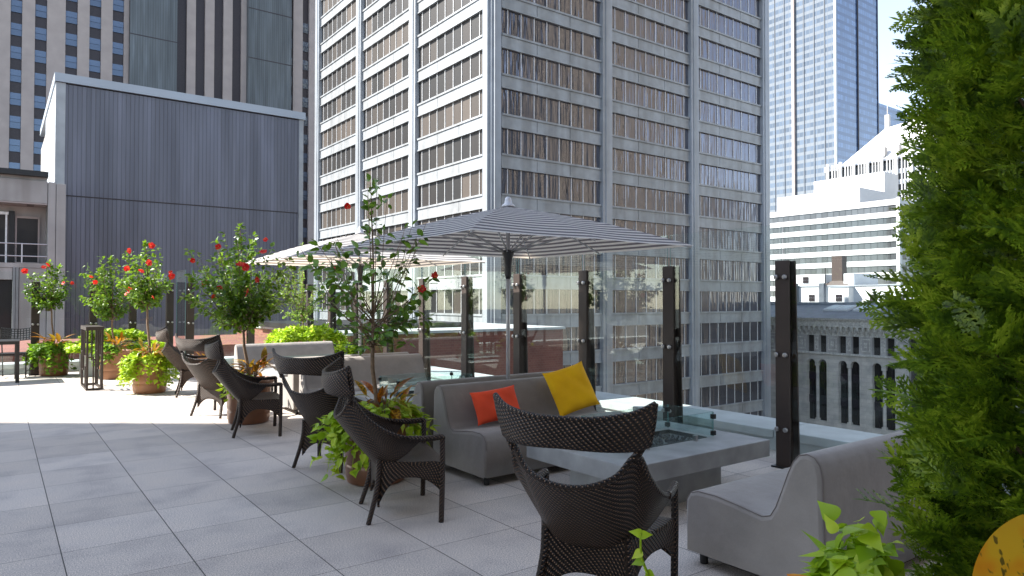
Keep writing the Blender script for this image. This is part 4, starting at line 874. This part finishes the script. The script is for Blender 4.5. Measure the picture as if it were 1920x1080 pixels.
m = MB(); m.box(2.42, 16.55, 45.80, 62.1, 13.62, 14.1); bp_(m, 'coping', 'cap')
# ------------------------------------------------------------ stone building with balcony at the left
sb = empty('balcony_building', (-2, 44, -46), 'pale stone building with recessed balcony and glass door at the left edge', 'building')
def sbp(m, name, mats, bv=0): o = m.build(name, mats, sb); o.location = -Vector(sb.location); (bevel(o, bv) if bv else None); return o
sbp(MB().box(-8, 2.08, 44, 45.9, 6.58, 7.75), 'fascia', 'oldstone', .02)
sbp(MB().box(-8, 2.10, 43.75, 45.9, 7.95, 8.22), 'roof_flashing', 'black'); sbp(MB().box(-8, 2.04, 44.12, 45.9, 7.753, 7.948), 'roof_edge', 'oldstone')
sbp(MB().box(2.10, 2.44, 43.9, 46.4-.5, -45.9, 7.72), 'pier', 'oldstone', .02); sbp(MB().box(2.46, 2.88, 43.86, 45.85, -45.9, 7.66), 'pier', 'oldstone', .02)
sbp(MB().box(-8, 2.08, 45.45, 45.9, 3.30, 6.57), 'balcony_back_wall', 'oldstone'); sbp(MB().box(-8, 2.08, 44.0, 45.44, 6.50, 6.575), 'soffit', 'stonep')
sbp(MB().box(-8, 2.08, 44.02, 45.44, 3.18, 3.42), 'balcony_floor', 'oldstone')
for i in range(4): sbp(MB().box(1.2, 1.52, 44.25+i*.3, 44.33+i*.3, 6.49, 6.499), 'soffit_grille', 'black')
dr = MB(); dr.box(.72, .80, 45.30, 45.44, 3.43, 5.98); dr.box(1.72, 1.80, 45.30, 45.44, 3.43, 5.98); dr.box(.801, 1.719, 45.30, 45.44, 5.86, 5.98); dr.box(.801, 1.719, 45.30, 45.44, 3.43, 3.52)
door = sbp(dr, 'door_frame', 'stonep'); o = MB().add([(.80, 45.36, 3.52), (1.72, 45.36, 3.52), (1.72, 45.36, 5.86), (.80, 45.36, 5.86)], [(0, 1, 2, 3)]).build('door_glass', 'wdark', door)
sbp(MB().box(.45, .70, 45.2, 45.44, 3.43, 6.2), 'dark_jamb', 'black'); 
wm = MB(); wm.box(-3, .44, 45.28, 45.40, 6.0, 6.15); wm.box(.30, .38, 45.28, 45.40, 3.43, 5.999); wf = sbp(wm, 'window_frame', 'mull'); MB().add([(-3, 45.33, 3.43), (.30, 45.33, 3.43), (.30, 45.33, 6), (-3, 45.33, 6)], [(0, 1, 2, 3)]).build('pane', 'wdark', wf)
rl = MB()
for z in (4.42, 3.78): rl.tube([(-8, 44.05, z), (2.08, 44.05, z)], .028, 6)
for x in (-5.2, -3.1, -1, 1.0): rl.box(x-.03, x+.03, 44.03, 44.09, 3.43, 4.40)
sbp(rl, 'balcony_railing', 'alu')
sbp(MB().box(-8, .62, 44.05, 45.9, 2.55, 3.17), 'wall', 'oldstone', .02); sbp(MB().box(.90, 2.08, 44.05, 45.9, -45.9, 3.17), 'wall', 'oldstone', .02)
sbp(MB().box(.63, .74, 43.98, 45.9, -45.9, 3.175), 'trim_strip', 'panel'); sbp(MB().box(.76, .88, 43.98, 45.9, -45.9, 3.175), 'trim_strip', 'panel')
sbp(MB().add([(-8, 44.3, -3), (.62, 44.3, -3), (.62, 44.3, 2.55), (-8, 44.3, 2.55)], [(0, 1, 2, 3)]), 'window', 'wdark'); sbp(MB().box(-8, .62, 44.05, 45.9, -45.9, -3.01), 'wall', 'oldstone')
# ------------------------------------------------------------ red brick rooftop building beyond the glass
bb = empty('brick_building', (11, 20, -46), 'low red brick building with pale coping just beyond the glass screen', 'building')
def bbp(m, name, mats): o = m.build(name, mats, bb); o.location = -Vector(bb.location); return o
bbp(MB().box(7.2, 15.0, 17.5, 27, -45.9, .56), 'wall', 'brick'); bbp(MB().box(7.15, 15.06, 17.44, 27.05, .563, .64), 'coping', 'coping')
bbp(MB().box(7.0, 12.2, 19.2, 24, .643, .80), 'roof_membrane', 'black')
v = MB(); v.tube([(9.4, 19.6, .8), (9.4, 19.6, 1.15)], .06, 8); v.box(8.6, 10.4, 19.5, 19.8, 1.15, 1.22); bbp(v, 'roof_vent', 'black')
b2 = MB(); b2.box(-3.0, 7.14, 20.2, 26, -45.9, .28); tag(b2.build('brick_wall', 'brick'), 'lower red brick wall behind the far glass panels', 'wall')
# ------------------------------------------------------------ old arcaded stone building at the right
AX = 93.0
ob = empty('arcaded_building', (AX, 50, -46), 'old stone building with paired arched windows and slate roof', 'building')
def obp(m, name, mats, sm=False): o = m.build(name, mats, ob, sm); o.location = -Vector(ob.location); return o
obp(MB().box(AX+.9, AX+24, 22, 78, -45.9, -1.0), 'core', 'recess')
cent = [53.71+4.6*k for k in range(-6, 5)]
fc = MB(); dep = .75
def wallbox(y0, y1, z0, z1): fc.box(AX, AX+dep, y0, y1, z0, z1)
for c in cent:
    # piers between window pairs run from the sill to the cornice
    wallbox(c+1.45, c+3.15, -15.3, -5.95)
    for s in (-1, 1):
        wc = c+s*.845; r_ = .605; zs = -7.3
        # arch head: ring of quads from the arc to the rectangle above
        n = 10; arc = [(wc-r_*math.cos(math.pi*i/n), zs+r_*math.sin(math.pi*i/n)) for i in range(n+1)]
        for i in range(n):
            (ya, za), (yb, zb_) = arc[i], arc[i+1]
            fc.add([(AX, ya, za), (AX, yb, zb_), (AX, yb, -5.95), (AX, ya, -5.95)], [(0, 1, 2, 3)]); fc.add([(AX, ya, za), (AX, yb, zb_), (AX+dep, yb, zb_), (AX+dep, ya, za)], [(0, 3, 2, 1)])
    wallbox(c-.24, c+.24, -7.3, -5.95)
wallbox(cent[0]-3, cent[0]-1.45, -15.3, -5.95)
fc.box(AX, AX+dep, cent[0]-3, cent[-1]+3.15, -45.8, -15.305)
obp(fc, 'arcade_wall', 'granite')
for c in cent:
    m = MB(); m.tube([(AX+.25, c, -15.3), (AX+.25, c, -7.65)], .22, 12); m.box(AX-.02, AX+.5, c-.26, c+.26, -7.64, -7.303); m.box(AX-.02, AX+.5, c-.28, c+.28, -15.303, -15.0); obp(m, 'column', 'granite')
    for s in (-1, 1):
        wc = c+s*.845; m = MB(); y0, y1 = wc-.60, wc+.60
        m.add([(AX+.62, y1, -15.3), (AX+.62, y0, -15.3), (AX+.62, y0, -6.6), (AX+.62, y1, -6.6)], [(0, 1, 2, 3)])
        for z in (-8.9, -12.2): m.box(AX+.5, AX+.61, y0, y1, z-.75, z+.35, 1)
        m.box(AX+.53, AX+.60, wc-.03, wc+.03, -15.2, -6.7, 1); obp(m, 'arched_window', ['wdark', 'towerdark'])
ya, yb = cent[0]-3, cent[-1]+3.15
obp(MB().box(AX-.28, AX+dep, ya, yb, -5.945, -5.70), 'string_course', 'carve')
w2 = MB(); prev = ya
for c in cent:
    for s in (-1, 1):
        wc = c+s*.90; w2.box(AX, AX+dep, prev, wc-.52, -5.697, -3.35); prev = wc+.52
        m = MB(); m.add([(AX+.5, wc+.52, -5.69), (AX+.5, wc-.52, -5.69), (AX+.5, wc-.52, -3.36), (AX+.5, wc+.52, -3.36)], [(0, 1, 2, 3)]); obp(m, 'square_window', 'wdark')
        cv = MB(); cv.box(AX-.05, AX-.002, wc+s*.0-.0+.60, wc+.66, -5.4, -3.6)
    for q, hw in ((c, .26), (c+2.3, .62)):
        cv = MB()
        for a in ((q-hw, q+hw, -5.35, -5.2), (q-hw, q+hw, -3.75, -3.6)): cv.box(AX-.07, AX-.002, *a)
        for a in ((q-hw, q-hw+.12, -5.197, -3.753), (q+hw-.12, q+hw, -5.197, -3.753)): cv.box(AX-.07, AX-.002, *a)
        cv.box(AX-.05, AX-.002, q-hw*.35, q+hw*.35, -4.8, -4.1); obp(cv, 'carved_panel', 'carve')
w2.box(AX, AX+dep, prev, yb, -5.697, -3.35); obp(w2, 'upper_wall', 'oldstone')
# corbelled frieze of small arches
fz = MB(); fz.box(AX-.02, AX+dep, ya, yb, -3.347, -2.1)
n = int((yb-ya)/.767)
for i in range(n):
    c = ya+.4+i*.767; r_ = .27; k = 8; arc = [(c-r_*math.cos(math.pi*j/k), -2.35+r_*math.sin(math.pi*j/k)) for j in range(k+1)]
    for j in range(k):
        (y1_, z1_), (y2_, z2_) = arc[j], arc[j+1]; fz.add([(AX-.5, y1_, z1_), (AX-.5, y2_, z2_), (AX-.5, y2_, -1.9), (AX-.5, y1_, -1.9)], [(0, 1, 2, 3)]); fz.add([(AX-.5, y1_, z1_), (AX-.5, y2_, z2_), (AX-.02, y2_, z2_), (AX-.02, y1_, z1_)], [(0, 3, 2, 1)])
    fz.add([(AX-.5, c+r_, -1.9), (AX-.5, c+.767-r_, -1.9), (AX-.5, c+.767-r_, -2.6), (AX-.5, c+r_, -2.6), (AX-.03, c+r_, -3.2), (AX-.03, c+.767-r_, -3.2), (AX-.03, c+r_, -2.35), (AX-.03, c+.767-r_, -2.35)],
           [(0, 3, 2, 1), (3, 4, 5, 2), (3, 0, 6, 4), (1, 2, 5, 7)])
fz.box(AX-.5, AX+dep, ya, yb, -1.897, -1.15); obp(fz, 'arched_frieze', 'carve'); obp(MB().box(AX-.75, AX+dep, ya-.2, yb+.2, -1.147, -.93), 'eaves_cornice', 'carve')
RZ = .92; rf = MB().add([(AX-.8, ya, -.92), (AX-.8, yb, -.92), (AX+8.5, yb, RZ), (AX+8.5, ya, RZ), (AX+22, ya, RZ), (AX+22, yb, RZ), (AX+22, ya, -1), (AX+22, yb, -1)], [(0, 3, 2, 1), (3, 4, 5, 2), (0, 6, 4, 3), (1, 2, 5, 7)]); obp(rf, 'roof', 'slate')
obp(MB().box(AX+8.4, AX+8.8, ya, yb, RZ+.01, RZ+.35), 'roof_kerb', 'cap')
for y0, y1 in ((51.2, 54.9), (46.9, 50.5)):
    m = MB(); sl = (RZ+.92)/9.3; hh = .16
    def rz(x): return -.92+(x-AX+.8)*sl
    x0, x1 = AX+3.8, AX+6.8
    m.add([(x0, y0, rz(x0)+.25), (x0, y1, rz(x0)+.25), (x1, y1, rz(x1)+.3), (x1, y0, rz(x1)+.3), (x0, y0, rz(x0)), (x0, y1, rz(x0)), (x1, y1, rz(x1)), (x1, y0, rz(x1))], [(0, 3, 2, 1), (0, 1, 5, 4), (3, 0, 4, 7), (1, 2, 6, 5)], 1)
    ym = (y0+y1)/2
    for a, c in ((y0+.15, ym-.07), (ym+.07, y1-.15)): m.add([(x0+.25, a, rz(x0+.25)+.29), (x0+.25, c, rz(x0+.25)+.29), (x1-.25, c, rz(x1-.25)+.33), (x1-.25, a, rz(x1-.25)+.33)], [(0, 3, 2, 1)], 0)
    obp(m, 'skylight', ['skyl', 'whitestone'])
m = MB(); m.lathe([(.3, 0), (.3, .5), (.75, .8), (.8, 1.3), (.5, 1.75), (.1, 1.9)], (AX+6, 45.6, -.2), 14); obp(m, 'roof_ventilator', 'brownm')
# ------------------------------------------------------------ white rendered penthouse block behind the slate roof
X1 = 118.0
wb = empty('white_penthouse', (X1, 60, -46), 'low white rendered rooftop building with small sash windows and brown flue', 'building')
def wbp(m, name, mats): o = m.build(name, mats, wb); o.location = -Vector(wb.location); return o
k_ = X1/AX
wbp(MB().box(X1, X1+10, 40, 74.0, -45.9, 4.0), 'wall', 'whitewall'); wbp(MB().box(X1-.15, X1+10.1, 39.9, 74.1, 4.003, 4.2), 'coping', 'cap')
wbp(MB().box(X1-1.8, X1-.003, 61.3, 64.6, -45.9, 3.75), 'bay', 'whitewall'); wbp(MB().box(X1-1.9, X1-.003, 61.2, 64.7, 3.753, 3.9), 'bay_coping', 'cap')
wbp(MB().box(X1+.6, X1+9, 66.9, 74, 4.203, 6.2), 'upper_storey', 'whitewall'); wbp(MB().box(X1+.6, X1+9, 61.6, 63.4, 4.203, 6.2), 'upper_block', 'whitewall')
for y, z, x in ((69.0, 1.75, X1), (63.0, 1.75, X1-1.8), (58.1, 1.75, X1), (53.6, 1.75, X1), (70.5, 5.0, X1+.6)):
    m = MB()
    for i in range(3):
        for j in range(2): m.box(x-.10, x-.003, y-.55+i*.38, y-.55+i*.38+.31, z-.35+j*.62, z+.2+j*.62)
    wbp(m, 'window', 'towerdark')
fl_ = MB(); fl_.box(X1+1.0, X1+2.6, 63.9, 65.8, 4.9, 9.4); fl_.add([(X1+.4, 62.3, 4.205), (X1+3.2, 62.3, 4.205), (X1+3.2, 67.3, 4.205), (X1+.4, 67.3, 4.205), (X1+1, 63.9, 5.0), (X1+2.6, 63.9, 5.0), (X1+2.6, 65.8, 5.0), (X1+1, 65.8, 5.0)], [(0, 1, 5, 4), (1, 2, 6, 5), (2, 3, 7, 6), (3, 0, 4, 7)]); wbp(fl_, 'flue', 'brownm')
for y in (72.0, 66.8): m = MB(); m.box(X1-.7, X1-.01, y-.45, y+.45, .5, 4.6); wbp(m, 'duct', 'slate')
for y in (73.6, 66.6): m = MB(); m.tube([(X1+.3, y, 4), (X1+.3, y, 7.4)], .08, 6); wbp(m, 'pipe', 'black')
# ------------------------------------------------------------ white building with ribbon windows
WX = 224.3
rb = empty('white_ribbon_building', (WX, 120, -46), 'sunlit white office building with dark horizontal ribbon windows', 'office building')
def rbp(m, name, mats): o = m.build(name, mats, rb); o.location = -Vector(rb.location); return o
rbp(MB().box(WX+.5, WX+50, 102.8, 185, -45.9, 32.6), 'core', 'recess'); z = 33.2; zt = 33.2
wt = 31.4
for k in range(14):
    a = wt-3.78*k
    rbp(MB().box(WX, WX+.49, 102.9, 185, a, (33.2 if k == 0 else a+3.78-2.05)), 'white_band', 'whitestone')
    m = MB()
    for y in [103.0+2.05*i for i in range(40)]: m.add([(WX+.3, y+1.95, a-2.05), (WX+.3, y, a-2.05), (WX+.3, y, a), (WX+.3, y+1.95, a)], [(0, 1, 2, 3)])
    rbp(m, 'ribbon_window', 'bandglass')
rbp(MB().box(WX-.4, WX+.8, 101.9, 102.9, -45.9, 33.6), 'corner_column', 'whitestone')
sd_ = MB(); sd_.box(WX+.81, WX+50, 102.35, 102.79, -45.9, 33.2); rbp(sd_, 'side_wall', 'panel')
for k in range(9):
    m = MB()
    for i in range(10): m.box(WX+2.4+i*4.6, WX+5.0+i*4.6, 102.30, 102.345, wt-3.78*k-2.0, wt-3.78*k-.2)
    rbp(m, 'side_window', 'towerdark')
rbp(MB().box(WX+1, WX+22, 114.9, 144.8, 33.2, 38.4), 'plant_room', 'whitestone')
# small penthouse behind
rbp(MB().box(WX+24, WX+34, 118, 144, 32.61, 46.5), 'rear_plant_room', 'whitestone')
for y in (121, 128.5, 131.3, 136, 138.2, 142.5): rbp(MB().box(WX+23.9, WX+23.995, y-.9, y+.9, 41.2, 43.2), 'rear_window', 'cap')
# ------------------------------------------------------------ far glass skyscraper
fx, fy = 327.85, 178.6
fs_ = empty('glass_skyscraper', (fx, fy, -46), 'very tall glass skyscraper, a pale lit tone on one side and a deep blue shade tone on the other', 'skyscraper')
def fsp(m, name, mats): o = m.build(name, mats, fs_); o.location = -Vector(fs_.location); return o
fsp(MB().box(fx+.4, fx+41.3, fy+.4, fy+80, -45.9, 220), 'core', 'recess')
fsp(MB().add([(fx, fy+80, -45), (fx, fy+.6, -45), (fx, fy+.6, 220), (fx, fy+80, 220)], [(0, 1, 2, 3)]), 'lit_tone_facade', 'ftl')
fsp(MB().add([(fx+.6, fy, -45), (fx+41.4, fy, -45), (fx+41.4, fy, 220), (fx+.6, fy, 220)], [(0, 1, 2, 3)]), 'shade_tone_facade', 'ftr')
fsp(MB().box(fx-.5, fx+.59, fy-.5, fy+.59, -45.9, 220), 'corner_mullion', 'pier')
for y in (200.6,): fsp(MB().box(fx-1.2, fx-.01, y-.7, y+.7, -45.9, 220), 'fin', 'stonep')
for y in (184, 189.5, 195, 206, 211.5, 217): fsp(MB().box(fx-.3, fx-.01, y-.12, y+.12, -45.9, 220), 'rib', 'slate')
fsp(MB().box(fx+20.6, fx+21.3, fy-.6, fy-.01, -45.9, 220), 'fin', 'towerdark'); fsp(MB().box(fx+41.3, fx+41.9, fy-.4, fy+1, -45.9, 220), 'fin', 'towerdark')
wg = MB(); wg.add([(fx+41.91, fy+1.2, -45), (fx+75, fy+1.2, -45), (fx+75, fy+1.2, 105.8), (fx+41.91, fy+1.2, 105.8)], [(0, 1, 2, 3)]); fsp(wg, 'wing_facade', 'ftr'); fsp(MB().box(fx+41.92, fx+75, fy+1.3, fy+60, -45.9, 105.7), 'wing', 'recess')
# ------------------------------------------------------------ white crowned building with fins
cx_ = 269.4
cb = empty('crowned_building', (cx_, 130, -46), 'sunlit white building with vertical fins and sloping white roof', 'building')
def cbp(m, name, mats): o = m.build(name, mats, cb); o.location = -Vector(cb.location); return o
cbp(MB().box(cx_+.6, cx_+40, 96, 150.6, -45.9, 53.5), 'core', 'bandglass')
for k in range(12):
    z = 50.0-4.0*k
    cbp(MB().box(cx_+.3, cx_+.59, 96, 150.7, z-1.1, z+.6), 'spandrel', 'whitestone'); m = MB()
    for i in range(26): m.box(cx_+.2, cx_+.29, 97+i*2.08, 97.7+i*2.08, z-.7, z+.2); m.box(cx_+.2, cx_+.29, 98+i*2.08, 98.6+i*2.08, z-.7, z+.2)
    cbp(m, 'spandrel_openings', 'cap')
for i in range(11):
    y = 150.2-i*5.35; cbp(MB().box(cx_-.7, cx_+.29, y-.45, y+.45, -45.9, 56.5), 'pilaster', 'whitestone')
    m = MB()
    for q in (1.2, 2.3, 3.4): m.box(cx_-.25, cx_+.29, y-q-.62-.13, y-q-.62+.13, -45.9, 55.8)
    cbp(m, 'fins', 'whitestone')
    if i > 3 : m = MB(); m.box(cx_+.9, cx_+3.2, y-.5, y+.5, 56.3, 60.0); m.tube([(cx_+.9, y, 56), (cx_+.9, y, 63)], .14, 5); cbp(m, 'gargoyle', 'oldstone')
rf = MB(); rf.add([(cx_+.3, 96, 54.5), (cx_+.3, 146, 54.5), (cx_+40, 146, 54.5), (cx_+40, 96, 54.5), (cx_+14, 100, 74), (cx_+14, 134, 70), (cx_+26, 134, 70), (cx_+26, 100, 74)], [(0, 4, 5, 1), (1, 5, 6, 2), (2, 6, 7, 3), (3, 7, 4, 0), (4, 7, 6, 5)]); cbp(rf, 'sloping_roof', 'whitestone')
m = MB(); m.box(cx_+14.5, cx_+15.9, 133, 134.6, 69.9, 75.5); m.tube([(cx_+15.2, 133.8, 75), (cx_+15.2, 133.8, 79)], .2, 5); cbp(m, 'roof_mast', 'oldstone')
m = MB(); m.box(cx_+14.5, cx_+15.7, 121, 122.4, 71.2, 74.4); m.tube([(cx_+15.2, 121.7, 74), (cx_+15.2, 121.7, 77)], .2, 5); cbp(m, 'roof_mast', 'oldstone')
cbp(MB().box(cx_+.3, cx_+12, 146.05, 152, 53.6, 55.5), 'corner_terrace', 'whitestone')
# ------------------------------------------------------------ buildings across the street behind the camera, seen mirrored in the tower glass
def backtower(x0, x1, y1, h, name, lab, mp, md, per, pw, fl=4.0):
    t = empty(name, ((x0+x1)/2, y1, -46), lab, 'skyscraper'); T_ = -Vector(t.location)
    o = MB().box(x0, x1, y1-35, y1-.9, -45.9, h).build('wall', md, t); o.location = T_
    m = MB(); n_ = int((x1-x0)/per)
    for i in range(n_+1): m.box(x0+i*per, x0+i*per+pw, y1-.9, y1, -45.9, h+1)
    o = m.build('facade_piers', mp, t); o.location = T_
    m = MB(); z = -44
    while z < h: m.box(x0, x1, y1-.895, y1-.7, z, z+fl*.1); z += fl
    o = m.build('facade_spandrels', mp, t); o.location = T_
backtower(98, 152, -20, 170, 'limestone_tower', 'warm limestone tower with close piers, mirrored in the windows of the pale office tower', 'warmstone', 'black', 4.6, 1.8)
backtower(60, 94, -24, 44, 'dark_office_block', 'dark gridded office block mirrored low in the left windows of the pale office tower', 'slate', 'bandglass', 3.0, .4)
backtower(158, 200, -26, 34, 'grey_office_block', 'grey office block mirrored low in the right windows of the pale office tower', 'panel', 'bandglass', 4.0, .5)
# unseen hotel block added behind the camera to hold back light from there
hp = empty('added_shade_block', (-2, -9, 0), 'unseen hotel block added behind the terrace to darken the faces turned to it', 'building')
o = MB().box(-11.9, 6.8, -9.9, -3.4, .001, 13).box(6.87, 15, -9.9, -3.4, -45.9, 13).build('wall', 'hotel', hp); o.location = -Vector(hp.location)
for k in range(3):
    for j in range(5):
        m = MB(); m.box(-11+j*3.6, -8.2+j*3.6, -3.399, -3.34, .2+k*3.3, 2.6+k*3.3); o = m.build('window', 'recess', hp); o.location = -Vector(hp.location)
# neighbouring hotel wing outside the left edge; its shadow covers the near terrace
ht = empty('hotel_wing', (-16, 14, -46), 'taller hotel wing beside the terrace, outside the left edge, casting the long shade', 'building')
o = MB().box(-21, -12, 7, 19.75, -45.9, 25).build('wall', 'hotel', ht); o.location = -Vector(ht.location)
for k in range(5):
    for j in range(3):
        m = MB(); m.box(-11.999, -11.95, 8+j*4, 10.4+j*4, .3+k*3.7, 2.8+k*3.7); o = m.build('window', 'bandglass', ht); o.location = -Vector(ht.location)
